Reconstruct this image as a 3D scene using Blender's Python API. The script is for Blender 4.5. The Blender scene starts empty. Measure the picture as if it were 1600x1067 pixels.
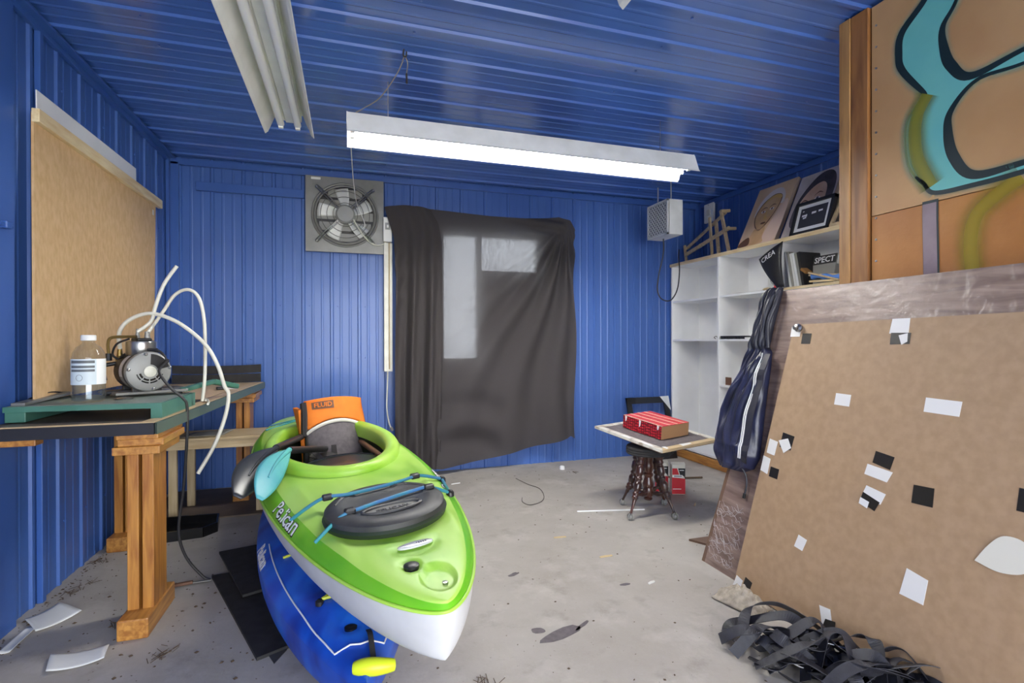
import bpy, bmesh, math, random
from mathutils import Vector, Matrix, noise
from mathutils.geometry import tessellate_polygon
random.seed(7)
PI = math.pi
scn = bpy.context.scene
col = scn.collection

# ------------------------------------------------------------------ camera
cam = bpy.data.cameras.new('camera'); camo = bpy.data.objects.new('camera', cam); col.objects.link(camo)
cam.sensor_width = 36.0; cam.lens = 18.146; cam.shift_y = 0.0007; cam.clip_start = 0.05
yaw, pit, rol = math.radians(17.479), math.radians(-.188), math.radians(-.1165)
f = Vector((math.sin(yaw), math.cos(yaw), 0)); r = Vector((math.cos(yaw), -math.sin(yaw), 0)); u = Vector((0, 0, 1))
f2 = f*math.cos(pit) + u*math.sin(pit); u2 = -f*math.sin(pit) + u*math.cos(pit)
r3 = r*math.cos(rol) + u2*math.sin(rol); u3 = -r*math.sin(rol) + u2*math.cos(rol)
M = Matrix((r3, u3, -f2)).transposed().to_4x4(); M.translation = Vector((0, 0, 1.2))
camo.matrix_world = M
scn.camera = camo

# ------------------------------------------------------------------ world, light, exposure
w = bpy.data.worlds.new('overcast_sky'); scn.world = w; w.use_nodes = True
nt = w.node_tree; bg = nt.nodes['Background']
bg.inputs[0].default_value = (0.93, 0.96, 1.0, 1); bg.inputs[1].default_value = 8.0
vs = scn.view_settings
vs.view_transform = 'Standard'; vs.look = 'None'; vs.gamma = 1.0; vs.use_curve_mapping = False
vs.exposure = 0.55
scn.cycles.use_denoising = True
scn.cycles.max_bounces = 10; scn.cycles.diffuse_bounces = 6; scn.cycles.transparent_max_bounces = 16
scn.cycles.sample_clamp_indirect = 6.0
TUBE = 58.0           # fluorescent tube strength

# room
XL, XR, YB, YF, H = -1.364, 3.613, 4.723, -2.4, 2.664
WIN = (0.80, 1.77, 1.00, 2.21)      # window opening in the back wall

# portals only guide sampling of the sky through the real openings
def portal(loc, rot, sx, sy):
    l = bpy.data.lights.new('sky_portal', 'AREA'); l.shape = 'RECTANGLE'; l.size = sx; l.size_y = sy
    l.cycles.is_portal = True
    o = bpy.data.objects.new('sky_portal', l); col.objects.link(o); o.location = loc; o.rotation_euler = rot
portal((1.12, YF - .06, 1.2), (PI/2, 0, 0), 4.2, 2.4)
portal((1.285, YB + .13, 1.6), (-PI/2, 0, 0), .97, 1.21)

# ------------------------------------------------------------------ helpers
def lin(c):
    c /= 255.0
    return c/12.92 if c <= .04045 else ((c+.055)/1.055)**2.4
def rgb(r_, g_, b_): return (lin(r_), lin(g_), lin(b_), 1)

MATS = {}
def mat(name, c, rough=.5, metal=0., c2=None, vs=6., vstretch=(1, 1, 1), detail=5., bump=0., bs=60., bstretch=(1, 1, 1),
        coat=0., spec=.5, ramp=(.35, .65), alpha=1., transm=0., emit=None, es=0., sheen=0., dist=0.):
    m = bpy.data.materials.new(name); m.use_nodes = True; t = m.node_tree; n = t.nodes; L = t.links
    p = n['Principled BSDF']
    p.inputs['Base Color'].default_value = c; p.inputs['Roughness'].default_value = rough
    p.inputs['Metallic'].default_value = metal; p.inputs['Coat Weight'].default_value = coat
    p.inputs['Coat Roughness'].default_value = .15
    p.inputs['Specular IOR Level'].default_value = spec; p.inputs['Alpha'].default_value = alpha
    p.inputs['Transmission Weight'].default_value = transm; p.inputs['Sheen Weight'].default_value = sheen
    if emit: p.inputs['Emission Color'].default_value = emit; p.inputs['Emission Strength'].default_value = es
    tc = None
    def coords(st):
        nonlocal tc
        if tc is None: tc = n.new('ShaderNodeTexCoord')
        mp = n.new('ShaderNodeMapping'); mp.inputs['Scale'].default_value = st
        L.new(tc.outputs['Object'], mp.inputs['Vector']); return mp
    if c2:
        mp = coords(vstretch); nz = n.new('ShaderNodeTexNoise'); nz.inputs['Scale'].default_value = vs
        nz.inputs['Detail'].default_value = detail; nz.inputs['Distortion'].default_value = dist
        L.new(mp.outputs[0], nz.inputs['Vector'])
        rp = n.new('ShaderNodeValToRGB'); rp.color_ramp.elements[0].position = ramp[0]; rp.color_ramp.elements[1].position = ramp[1]
        rp.color_ramp.elements[0].color = c; rp.color_ramp.elements[1].color = c2
        L.new(nz.outputs['Fac'], rp.inputs[0]); L.new(rp.outputs[0], p.inputs['Base Color'])
    if bump:
        mp = coords(bstretch); nb = n.new('ShaderNodeTexNoise'); nb.inputs['Scale'].default_value = bs; nb.inputs['Detail'].default_value = 4
        L.new(mp.outputs[0], nb.inputs['Vector']); b = n.new('ShaderNodeBump'); b.inputs['Strength'].default_value = bump
        b.inputs['Distance'].default_value = .01
        L.new(nb.outputs['Fac'], b.inputs['Height']); L.new(b.outputs[0], p.inputs['Normal'])
    MATS[name] = m
    return m

def children_loc(o):
    v = Vector((0, 0, 0))
    while o is not None:
        v += o.location; o = o.parent
    return v

class MB:
    def __init__(s): s.v = []; s.f = []
    def add(s, vs_, fs):
        o = len(s.v); s.v += [Vector(q) for q in vs_]; s.f += [tuple(i+o for i in q) for q in fs]; return s
    def box(s, a, b, m=None, bev=0):
        x0, y0, z0 = [min(a[i], b[i]) for i in range(3)]; x1, y1, z1 = [max(a[i], b[i]) for i in range(3)]
        if bev:
            e = min(bev, (x1-x0)*.45, (y1-y0)*.45, (z1-z0)*.45)
            bm = bmesh.new(); bmesh.ops.create_cube(bm, size=1)
            for q in bm.verts: q.co = Vector(((x0+x1)/2+q.co.x*(x1-x0), (y0+y1)/2+q.co.y*(y1-y0), (z0+z1)/2+q.co.z*(z1-z0)))
            bmesh.ops.bevel(bm, geom=bm.edges[:], offset=e, segments=2, affect='EDGES', profile=.5)
            bm.verts.index_update()
            vv = [q.co.copy() for q in bm.verts]; ff = [[q.index for q in fc.verts] for fc in bm.faces]; bm.free()
        else:
            vv = [Vector(q) for q in ((x0,y0,z0),(x1,y0,z0),(x1,y1,z0),(x0,y1,z0),(x0,y0,z1),(x1,y0,z1),(x1,y1,z1),(x0,y1,z1))]
            ff = [(0,3,2,1),(4,5,6,7),(0,1,5,4),(1,2,6,5),(2,3,7,6),(3,0,4,7)]
        if m is not None: vv = [m @ q for q in vv]
        return s.add(vv, ff)
    def beam(s, a, b, wd, th, up=(0, 0, 1), bev=0):
        a, b = Vector(a), Vector(b); x = (b-a); L_ = x.length; x.normalize(); up = Vector(up)
        y = up.cross(x)
        if y.length < 1e-4: y = Vector((0, 1, 0)).cross(x)
        y.normalize(); z = x.cross(y)
        m = Matrix((x, y, z)).transposed().to_4x4(); m.translation = a
        return s.box((0, -wd/2, -th/2), (L_, wd/2, th/2), m, bev)
    def prism(s, poly, off):
        """poly: list of 3-D points (planar), extruded by vector off"""
        off = Vector(off); P = [Vector(q) for q in poly]; n = len(P)
        tri = tessellate_polygon([P])
        fs = [tuple(t) for t in tri] + [tuple(n+i for i in reversed(t)) for t in tri] + [(i, (i+1) % n, n+(i+1) % n, n+i) for i in range(n)]
        return s.add(P + [q+off for q in P], fs)
    def tube(s, path, rad, seg=8, caps=True, closed=False):
        P = [Vector(q) for q in path]; n = len(P); rads = rad if isinstance(rad, (list, tuple)) else [rad]*n
        vv = []; ref = None
        for i in range(n):
            t = (P[(i+1) % n]-P[i-1]) if closed else (P[min(i+1, n-1)]-P[max(i-1, 0)])
            t.normalize()
            if ref is None: ref = Vector((0, 0, 1)) if abs(t.z) < .9 else Vector((1, 0, 0))
            a = ref - t*ref.dot(t)
            if a.length < 1e-5: a = t.orthogonal()
            a.normalize(); b = t.cross(a); ref = a
            for k in range(seg):
                an = 2*PI*k/seg; vv.append(P[i] + (a*math.cos(an)+b*math.sin(an))*rads[i])
        fs = []
        for i in range(n if closed else n-1):
            j = (i+1) % n
            for k in range(seg):
                k2 = (k+1) % seg; fs.append((i*seg+k, i*seg+k2, j*seg+k2, j*seg+k))
        if caps and not closed: fs += [tuple(reversed(range(seg))), tuple(range((n-1)*seg, n*seg))]
        return s.add(vv, fs)
    def lathe(s, prof, seg=20, m=None):
        """prof: (radius, z); axis z"""
        vv = []; fs = []; n = len(prof)
        for rr, z in prof:
            for k in range(seg):
                an = 2*PI*k/seg; vv.append(Vector((rr*math.cos(an), rr*math.sin(an), z)))
        for i in range(n-1):
            for k in range(seg):
                k2 = (k+1) % seg; fs.append((i*seg+k, i*seg+k2, (i+1)*seg+k2, (i+1)*seg+k))
        fs.append(tuple(reversed(range(seg)))); fs.append(tuple(range((n-1)*seg, n*seg)))
        if m is not None: vv = [m @ q for q in vv]
        return s.add(vv, fs)
    def grid(s, nu, nv, fn, closed_u=False):
        vv = [Vector(fn(i/(nu-1) if not closed_u else i/nu, j/(nv-1))) for i in range(nu) for j in range(nv)]
        fs = []
        for i in range(nu if closed_u else nu-1):
            i2 = (i+1) % nu
            for j in range(nv-1): fs.append((i*nv+j, i2*nv+j, i2*nv+j+1, i*nv+j+1))
        return s.add(vv, fs)
    def ribbon(s, path, nrm, wd, th=.0015):
        P = [Vector(q) for q in path]; n = len(P); vv = []
        for i in range(n):
            t = P[min(i+1, n-1)]-P[max(i-1, 0)]; t.normalize()
            nn = Vector(nrm(i/(n-1)) if callable(nrm) else nrm); nn = nn - t*nn.dot(t); nn.normalize(); b = t.cross(nn)
            ww = wd(i/(n-1)) if callable(wd) else wd
            vv += [P[i]-b*ww/2-nn*th/2, P[i]+b*ww/2-nn*th/2, P[i]+b*ww/2+nn*th/2, P[i]-b*ww/2+nn*th/2]
        fs = []
        for i in range(n-1):
            for k in range(4): fs.append((i*4+k, i*4+(k+1) % 4, i*4+4+(k+1) % 4, i*4+4+k))
        fs += [(3, 2, 1, 0), tuple((n-1)*4+k for k in range(4))]
        return s.add(vv, fs)
    def build(s, name, material, parent=None, smooth=False, local=False, solid=0.):
        me = bpy.data.meshes.new(name)
        off = Vector((0, 0, 0)) if (local or parent is None) else children_loc(parent)
        me.from_pydata([tuple(q-off) for q in s.v], [], s.f); me.validate(); me.update()
        if isinstance(material, str): material = MATS[material]
        me.materials.append(material)
        bm = bmesh.new(); bm.from_mesh(me); bmesh.ops.recalc_face_normals(bm, faces=bm.faces[:]); bm.to_mesh(me); bm.free()
        o = bpy.data.objects.new(name, me); col.objects.link(o)
        if parent is not None: o.parent = parent
        if smooth:
            for p_ in me.polygons: p_.use_smooth = True
            if smooth != 'full': me.set_sharp_from_angle(angle=math.radians(40))
        if solid:
            md = o.modifiers.new('solid', 'SOLIDIFY'); md.thickness = solid; md.offset = 0
        return o

def tag(o, label, cat, group=None):
    o['label'] = label; o['category'] = cat
    if group: o['group'] = group
    return o
def thing(name, label, cat, loc=(0, 0, 0), rot=(0, 0, 0), group=None):
    o = bpy.data.objects.new(name, None); col.objects.link(o); o.location = loc; o.rotation_euler = rot
    o.empty_display_size = .1
    return tag(o, label, cat, group)
def struct(o): o['kind'] = 'structure'; return o
def spline(pts, n=8, closed=False):
    P = [Vector(q) for q in pts]; m = len(P); out = []
    for i in range(m if closed else m-1):
        if closed: p0, p1, p2, p3 = P[i-1], P[i], P[(i+1) % m], P[(i+2) % m]
        else: p0, p1, p2, p3 = P[max(i-1, 0)], P[i], P[i+1], P[min(i+2, m-1)]
        for k in range(n):
            t = k/n
            out.append(.5*((2*p1)+(-p0+p2)*t+(2*p0-5*p1+4*p2-p3)*t*t+(-p0+3*p1-3*p2+p3)*t**3))
    if not closed: out.append(P[-1].copy())
    return out
def text(body, size, material, parent, fn, name='lettering', shear=0., extrude=.0006, bold=0., res=2, width=1.):
    """flat lettering; fn maps (x, y, h) of the centred text to a point in the parent's local frame"""
    cu = bpy.data.curves.new('t', 'FONT'); cu.body = body; cu.size = size; cu.align_x = 'CENTER'; cu.align_y = 'CENTER'
    cu.shear = shear; cu.extrude = extrude; cu.offset = bold; cu.resolution_u = res
    o = bpy.data.objects.new('t', cu); col.objects.link(o)
    dg = bpy.context.evaluated_depsgraph_get(); me = bpy.data.meshes.new_from_object(o.evaluated_get(dg))
    bpy.data.objects.remove(o); bpy.data.curves.remove(cu)
    bm = bmesh.new(); bm.from_mesh(me)
    for q in bm.verts: q.co = Vector(fn(q.co.x*width, q.co.y, q.co.z+extrude))
    bm.to_mesh(me); bm.free(); me.name = name
    me.materials.clear(); me.materials.append(MATS[material] if isinstance(material, str) else material)
    ob = bpy.data.objects.new(name, me); col.objects.link(ob)
    if parent is not None: ob.parent = parent
    return ob
def frame_fn(o_, x_, y_, n_):
    o_, x_, y_, n_ = Vector(o_), Vector(x_).normalized(), Vector(y_).normalized(), Vector(n_).normalized()
    return lambda a, b, c=0: o_ + x_*a + y_*b + n_*c
def ssmooth(a, b, x):
    t = max(0, min(1, (x-a)/(b-a))); return t*t*(3-2*t)

# ------------------------------------------------------------------ materials
mat('blue_steel', rgb(60, 95, 164), .4, c2=rgb(68, 104, 172), vs=1.3, coat=.2, bump=.04, bs=9, ramp=(.3, .7))
mat('blue_steel_ceiling', rgb(68, 104, 178), .17, c2=rgb(76, 112, 184), vs=1.1, coat=.6, bump=.05, bs=7)
mat('blue_trim', rgb(54, 90, 160), .36, c2=rgb(60, 96, 166), vs=3, bump=.03, bs=20)
mat('white_paint', rgb(247, 247, 245), .5, c2=rgb(240, 240, 238), vs=4, bump=.03, bs=40)
mat('white_enamel', rgb(236, 236, 232), .35, c2=rgb(222, 222, 216), vs=7)
mat('white_plastic', rgb(236, 235, 228), .4)
mat('hose', rgb(228, 226, 212), .35, c2=rgb(210, 206, 190), vs=9)
mat('pine', rgb(226, 196, 140), .5, c2=rgb(205, 170, 112), vs=5, vstretch=(1, 8, 8), bump=.05, bs=30)
mat('pine_y', rgb(238, 220, 178), .5, c2=rgb(218, 190, 140), vs=5, vstretch=(9, 1, 9), bump=.05, bs=30)
mat('pale_wood', rgb(214, 192, 152), .55, c2=rgb(196, 170, 128), vs=4, vstretch=(1.2, 9, 9))
mat('pale_wood_z', rgb(206, 186, 148), .55, c2=rgb(186, 162, 122), vs=4, vstretch=(9, 9, 1))
mat('honey_z', rgb(190, 132, 58), .42, c2=rgb(150, 92, 36), vs=5, vstretch=(9, 9, .8), dist=.6, coat=.25, bump=.04, bs=30, bstretch=(5, 5, 1))
mat('honey_y', rgb(196, 140, 66), .42, c2=rgb(152, 96, 40), vs=5, vstretch=(9, .8, 9), dist=.6, coat=.25)
mat('post_wood', rgb(186, 140, 84), .5, c2=rgb(134, 92, 50), vs=3.2, vstretch=(7, 7, .7), dist=.8, bump=.05, bs=25)
mat('post_wood_2', rgb(164, 112, 62), .5, c2=rgb(118, 76, 40), vs=3, vstretch=(7, 7, .7), dist=.8, bump=.05, bs=25)
mat('mahogany', rgb(74, 38, 28), .3, c2=rgb(40, 22, 18), vs=14, vstretch=(1, 1, .4), coat=.5)
mat('mdf', rgb(214, 180, 134), .62, c2=rgb(200, 164, 116), vs=40, detail=9, vstretch=(1, 1, .5))
mat('hardboard', rgb(176, 146, 114), .62, c2=rgb(166, 136, 104), vs=30, detail=9)
mat('ply_paint', rgb(180, 134, 86), .5, c2=rgb(204, 164, 114), vs=2.1, detail=8, ramp=(.3, .7), bump=.06, bs=60)
mat('ply_lower', rgb(166, 106, 48), .5, c2=rgb(186, 128, 66), vs=3.5, detail=8, bump=.06, bs=60)
mat('dark_board', rgb(110, 84, 66), .45)
mat('black_plastic', rgb(26, 26, 28), .42)
mat('black_rubber', rgb(30, 29, 30), .7, c2=rgb(44, 43, 44), vs=20)
mat('black_gloss', rgb(14, 14, 16), .25)
mat('hatch_black', rgb(46, 46, 48), .5, c2=rgb(66, 65, 64), vs=12, ramp=(.4, .7))
mat('dark_grey', rgb(64, 63, 64), .6)
mat('steel', rgb(170, 170, 168), .28, 1.0)
mat('grey_metal', rgb(140, 139, 134), .45, .35, c2=rgb(128, 127, 122), vs=9)
mat('fan_blade', rgb(222, 222, 216), .42, .1)
mat('motor_grey', rgb(146, 146, 142), .5, .2)
mat('brass', rgb(128, 106, 58), .4, .7)
mat('grille_wire', rgb(88, 86, 82), .45, .6)
mat('louver', rgb(150, 149, 142), .5)
mat('green_enamel', rgb(62, 112, 96), .45, c2=rgb(78, 126, 110), vs=4, bump=.03, bs=50)
mat('green_top', rgb(112, 128, 118), .5, c2=rgb(132, 140, 132), vs=7)
mat('table_lam', rgb(106, 92, 80), .5, c2=rgb(90, 78, 68), vs=6)
mat('chipped_white', rgb(226, 222, 210), .5, c2=rgb(164, 146, 124), vs=14, detail=8, ramp=(.5, .68))
mat('film', rgb(196, 186, 182), .2)
mat('table_edge_light', rgb(206, 178, 138), .5)
mat('table_edge_black', rgb(24, 24, 32), .4)
mat('table_edge_green', rgb(86, 100, 92), .45)
mat('white_hull', rgb(206, 207, 208), .4, c2=rgb(190, 190, 192), vs=5)
mat('cockpit_dark', rgb(36, 48, 30), .5)
mat('kayak_tray', rgb(24, 36, 22), .32)
mat('bungee_blue', rgb(64, 112, 164), .6, c2=rgb(48, 138, 140), vs=9)
mat('bungee_yellow', rgb(196, 204, 64), .55)
mat('toggle_yellow', rgb(208, 224, 40), .4)
mat('orange_fabric', rgb(240, 132, 38), .75, c2=rgb(228, 116, 30), vs=8)
mat('grey_fabric', rgb(108, 100, 102), .85, c2=rgb(92, 86, 88), vs=40)
mat('dark_fabric', rgb(44, 40, 40), .8)
mat('white_fabric', rgb(236, 230, 214), .75)
mat('teal_blade', rgb(76, 160, 170), .4, c2=rgb(98, 184, 176), vs=4)
mat('smoke_blade', rgb(48, 50, 54), .3)
mat('navy_nylon', rgb(40, 44, 74), .36, c2=rgb(28, 30, 52), vs=10, bump=.5, bs=18, bstretch=(1, 1, .5))
mat('navy_dark', rgb(32, 33, 46), .45, bump=.2, bs=24)
mat('strap', rgb(46, 46, 54), .6, c2=rgb(36, 36, 43), vs=30, bump=.1, bs=300)
mat('tape_white', rgb(236, 234, 230), .55)
mat('tape_black', rgb(26, 23, 22), .4)
mat('paper', rgb(230, 230, 226), .7, c2=rgb(220, 220, 214), vs=5)
mat('cream_cloth', rgb(196, 184, 164), .85, c2=rgb(160, 148, 130), vs=40)
mat('red_top', rgb(214, 52, 54), .35, c2=rgb(226, 78, 76), vs=8)
mat('kraft', rgb(188, 142, 96), .6)
mat('jug_red', rgb(206, 36, 50), .35)
mat('jug_white', rgb(226, 222, 208), .4)
mat('ink', rgb(22, 22, 24), .5)
mat('ink_white', rgb(240, 240, 238), .5)
mat('silver_ink', rgb(206, 206, 210), .35, .3)
mat('spray_black', rgb(20, 40, 44), .5)
mat('spray_teal', rgb(118, 196, 188), .45, c2=rgb(104, 186, 182), vs=4)
mat('spray_lime', rgb(160, 140, 36), .5)
mat('spray_mauve', rgb(146, 128, 136), .5, c2=rgb(128, 110, 118), vs=9)
mat('spray_olive', rgb(132, 130, 44), .5)
mat('wire_black', rgb(40, 38, 38), .5)
mat('wire_grey', rgb(132, 128, 120), .5)
mat('curl_wire', rgb(90, 84, 78), .6)
mat('brown_dirt', rgb(84, 68, 52), .9)
mat('chip_wood', rgb(208, 186, 142), .8)
mat('outside_ground', rgb(222, 219, 212), .9)  # unseen apron, coloured pale to bounce sky light up to the ceiling
mat('bottle_label', rgb(206, 218, 222), .5)
mat('bottle_label_white', rgb(238, 240, 238), .5)
mat('print_grey', rgb(96, 100, 104), .5)
mat('print_dark', rgb(48, 48, 54), .5)
mat('paint_tan', rgb(222, 184, 140), .6, c2=rgb(226, 194, 160), vs=5)
mat('paint_pink', rgb(230, 200, 178), .6)
mat('paint_skin', rgb(204, 158, 110), .6, c2=rgb(220, 180, 132), vs=7)
mat('paint_skin_2', rgb(222, 190, 164), .6, c2=rgb(204, 164, 136), vs=7)
mat('paint_gold', rgb(216, 174, 104), .6)
mat('paint_brown', rgb(106, 72, 52), .6)
mat('paint_hair', rgb(58, 52, 56), .6, c2=rgb(84, 78, 84), vs=8)
mat('paint_halo', rgb(228, 216, 208), .6)
mat('paint_grey', rgb(206, 196, 190), .6, c2=rgb(178, 166, 162), vs=6)
mat('canvas_edge', rgb(170, 150, 134), .7)
mat('lighter_red', rgb(206, 44, 42), .35)
mat('blue_cloth', rgb(92, 140, 216), .7)
mat('brush_brown', rgb(140, 98, 44), .55)
mat('mag_grey', rgb(150, 148, 140), .45)
mat('mag_dark', rgb(52, 50, 48), .4, c2=rgb(40, 40, 42), vs=9)
mat('ply_floor', rgb(112, 96, 82), .7, c2=rgb(96, 82, 70), vs=5)

def glassy(name, c, transp):
    m = bpy.data.materials.new(name); m.use_nodes = True; t = m.node_tree; n = t.nodes; L = t.links
    out = n['Material Output']; n.remove(n['Principled BSDF'])
    tr = n.new('ShaderNodeBsdfTransparent'); tr.inputs[0].default_value = c
    gl = n.new('ShaderNodeBsdfGlossy'); gl.inputs['Roughness'].default_value = .03; gl.inputs['Color'].default_value = (1, 1, 1, 1)
    lw = n.new('ShaderNodeLayerWeight'); lw.inputs[0].default_value = .5
    pw = n.new('ShaderNodeMath'); pw.operation = 'POWER'; pw.inputs[1].default_value = 4.0; L.new(lw.outputs['Facing'], pw.inputs[0])
    fr = n.new('ShaderNodeMath'); fr.operation = 'MULTIPLY_ADD'; fr.inputs[1].default_value = .7; fr.inputs[2].default_value = .035; L.new(pw.outputs[0], fr.inputs[0])
    mx = n.new('ShaderNodeMixShader'); L.new(fr.outputs[0], mx.inputs[0]); L.new(tr.outputs[0], mx.inputs[1]); L.new(gl.outputs[0], mx.inputs[2])
    L.new(mx.outputs[0], out.inputs[0]); MATS[name] = m
glassy('clear_plastic', (.9, .93, .95, 1), .9)
glassy('window_glass', (.95, .97, 1, 1), .95)
glassy('water', (.86, .91, .94, 1), .9)

def concrete():
    m = bpy.data.materials.new('concrete'); m.use_nodes = True; t = m.node_tree; n = t.nodes; L = t.links; p = n['Principled BSDF']
    tc = n.new('ShaderNodeTexCoord')
    def nz(s, d, lo, hi, st=(1, 1, 1)):
        mp = n.new('ShaderNodeMapping'); mp.inputs['Scale'].default_value = st; L.new(tc.outputs['Object'], mp.inputs[0])
        q = n.new('ShaderNodeTexNoise'); q.inputs['Scale'].default_value = s; q.inputs['Detail'].default_value = d; q.inputs['Roughness'].default_value = .65
        L.new(mp.outputs[0], q.inputs['Vector'])
        rr = n.new('ShaderNodeMapRange'); rr.inputs[1].default_value = lo; rr.inputs[2].default_value = hi; L.new(q.outputs['Fac'], rr.inputs[0]); return rr.outputs[0]
    def mix(a, b, fac, mode='MIX', k=1.0):
        x = n.new('ShaderNodeMix'); x.data_type = 'RGBA'; x.blend_type = mode
        if k != 1.0:
            mm = n.new('ShaderNodeMath'); mm.operation = 'MULTIPLY'; mm.inputs[1].default_value = k; L.new(fac, mm.inputs[0]); fac = mm.outputs[0]
        L.new(fac, x.inputs[0])
        for i, q in ((6, a), (7, b)):
            if isinstance(q, tuple): x.inputs[i].default_value = q
            else: L.new(q, x.inputs[i])
        return x.outputs[2]
    c = mix(rgb(184, 178, 169), rgb(158, 150, 139), nz(1.3, 8, .3, .7))
    c = mix(c, rgb(200, 195, 187), nz(3.1, 9, .52, .75), k=.8)
    c = mix(c, rgb(128, 119, 107), nz(6, 8, .56, .74), k=.6)
    c = mix(c, rgb(96, 88, 80), nz(38, 3, .70, .74), k=.7)
    c = mix(c, rgb(214, 212, 208), nz(52, 3, .71, .75), k=.7)
    c = mix(c, rgb(172, 167, 160), nz(140, 3, .4, .7), k=.35)
    L.new(c, p.inputs['Base Color']); p.inputs['Roughness'].default_value = .62
    b = n.new('ShaderNodeBump'); b.inputs['Strength'].default_value = .12; b.inputs['Distance'].default_value = .01
    q = n.new('ShaderNodeTexNoise'); q.inputs['Scale'].default_value = 45; q.inputs['Detail'].default_value = 6; L.new(tc.outputs['Object'], q.inputs['Vector'])
    L.new(q.outputs['Fac'], b.inputs['Height']); L.new(b.outputs[0], p.inputs['Normal']); MATS['concrete'] = m
concrete()

def cloth(name, c, tcol, tfac, sheer):
    m = bpy.data.materials.new(name); m.use_nodes = True; t = m.node_tree; n = t.nodes; L = t.links
    out = n['Material Output']; p = n['Principled BSDF']; p.inputs['Roughness'].default_value = .85; p.inputs['Specular IOR Level'].default_value = .2
    tc = n.new('ShaderNodeTexCoord'); mp = n.new('ShaderNodeMapping'); mp.inputs['Scale'].default_value = (1, 1, .12); L.new(tc.outputs['Object'], mp.inputs[0])
    nz = n.new('ShaderNodeTexNoise'); nz.inputs['Scale'].default_value = 160; nz.inputs['Detail'].default_value = 3; L.new(mp.outputs[0], nz.inputs['Vector'])
    rp = n.new('ShaderNodeMapRange'); rp.inputs[1].default_value = .35; rp.inputs[2].default_value = .65; rp.inputs[3].default_value = .55; rp.inputs[4].default_value = 1.35
    L.new(nz.outputs['Fac'], rp.inputs[0])
    p.inputs['Base Color'].default_value = c
    tl = n.new('ShaderNodeBsdfTranslucent'); tl.inputs[0].default_value = tcol
    tr = n.new('ShaderNodeBsdfTransparent')
    m1 = n.new('ShaderNodeMixShader'); m1.inputs[0].default_value = tfac; L.new(p.outputs[0], m1.inputs[1]); L.new(tl.outputs[0], m1.inputs[2])
    mm = n.new('ShaderNodeMath'); mm.operation = 'MULTIPLY'; mm.inputs[1].default_value = sheer; L.new(rp.outputs[0], mm.inputs[0])
    m2 = n.new('ShaderNodeMixShader'); L.new(mm.outputs[0], m2.inputs[0]); L.new(m1.outputs[0], m2.inputs[1]); L.new(tr.outputs[0], m2.inputs[2])
    L.new(m2.outputs[0], out.inputs[0]); MATS[name] = m
cloth('curtain_cloth', rgb(72, 68, 68), (.16, .155, .15, 1), .14, .024)
cloth('curtain_thick', rgb(64, 60, 60), (.05, .05, .05, 1), .03, .0)

def swirl(name, c1, c2, c3, sc, st):
    m = bpy.data.materials.new(name); m.use_nodes = True; t = m.node_tree; n = t.nodes; L = t.links; p = n['Principled BSDF']
    tc = n.new('ShaderNodeTexCoord'); mp = n.new('ShaderNodeMapping'); mp.inputs['Scale'].default_value = st; L.new(tc.outputs['Object'], mp.inputs[0])
    nz = n.new('ShaderNodeTexNoise'); nz.inputs['Scale'].default_value = sc; nz.inputs['Detail'].default_value = 2; nz.inputs['Distortion'].default_value = 1.2; L.new(mp.outputs[0], nz.inputs['Vector'])
    rp = n.new('ShaderNodeValToRGB'); e = rp.color_ramp.elements; e[0].position = .3; e[0].color = c1; e[1].position = .72; e[1].color = c3; k = e.new(.5); k.color = c2
    L.new(nz.outputs['Fac'], rp.inputs[0]); L.new(rp.outputs[0], p.inputs['Base Color']); p.inputs['Roughness'].default_value = .38
    p.inputs['Subsurface Weight'].default_value = 0
    MATS[name] = m
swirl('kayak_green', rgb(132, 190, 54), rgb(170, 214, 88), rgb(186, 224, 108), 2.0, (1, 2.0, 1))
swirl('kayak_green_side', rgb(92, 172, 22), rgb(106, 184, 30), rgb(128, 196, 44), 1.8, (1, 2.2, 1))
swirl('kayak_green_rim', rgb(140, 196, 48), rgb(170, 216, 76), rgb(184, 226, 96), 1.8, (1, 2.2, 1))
swirl('kayak_blue', rgb(12, 50, 150), rgb(18, 84, 196), rgb(36, 120, 222), 2.6, (1.4, 1, 1))

def wrapped():   # wood-look panel under shrink wrap: streaks along y, crinkled clear film
    m = bpy.data.materials.new('wrapped_board'); m.use_nodes = True; t = m.node_tree; n = t.nodes; L = t.links; p = n['Principled BSDF']
    tc = n.new('ShaderNodeTexCoord'); mp = n.new('ShaderNodeMapping'); mp.inputs['Scale'].default_value = (9, 1.1, 9); L.new(tc.outputs['Object'], mp.inputs[0])
    nz = n.new('ShaderNodeTexNoise'); nz.inputs['Scale'].default_value = 4; nz.inputs['Detail'].default_value = 8; nz.inputs['Distortion'].default_value = .6; L.new(mp.outputs[0], nz.inputs['Vector'])
    rp = n.new('ShaderNodeValToRGB'); e = rp.color_ramp.elements; e[0].position = .32; e[0].color = rgb(112, 88, 78); e[1].position = .7; e[1].color = rgb(160, 136, 122)
    L.new(nz.outputs['Fac'], rp.inputs[0]); L.new(rp.outputs[0], p.inputs['Base Color'])
    p.inputs['Roughness'].default_value = .45; p.inputs['Coat Weight'].default_value = .4; p.inputs['Coat Roughness'].default_value = .2
    n2 = n.new('ShaderNodeTexNoise'); n2.inputs['Scale'].default_value = 16; n2.inputs['Detail'].default_value = 4; n2.inputs['Distortion'].default_value = 1.6; L.new(tc.outputs['Object'], n2.inputs['Vector'])
    b = n.new('ShaderNodeBump'); b.inputs['Strength'].default_value = .5; b.inputs['Distance'].default_value = .012; L.new(n2.outputs['Fac'], b.inputs['Height']); L.new(b.outputs[0], p.inputs['Coat Normal'])
    MATS['wrapped_board'] = m
wrapped()

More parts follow.
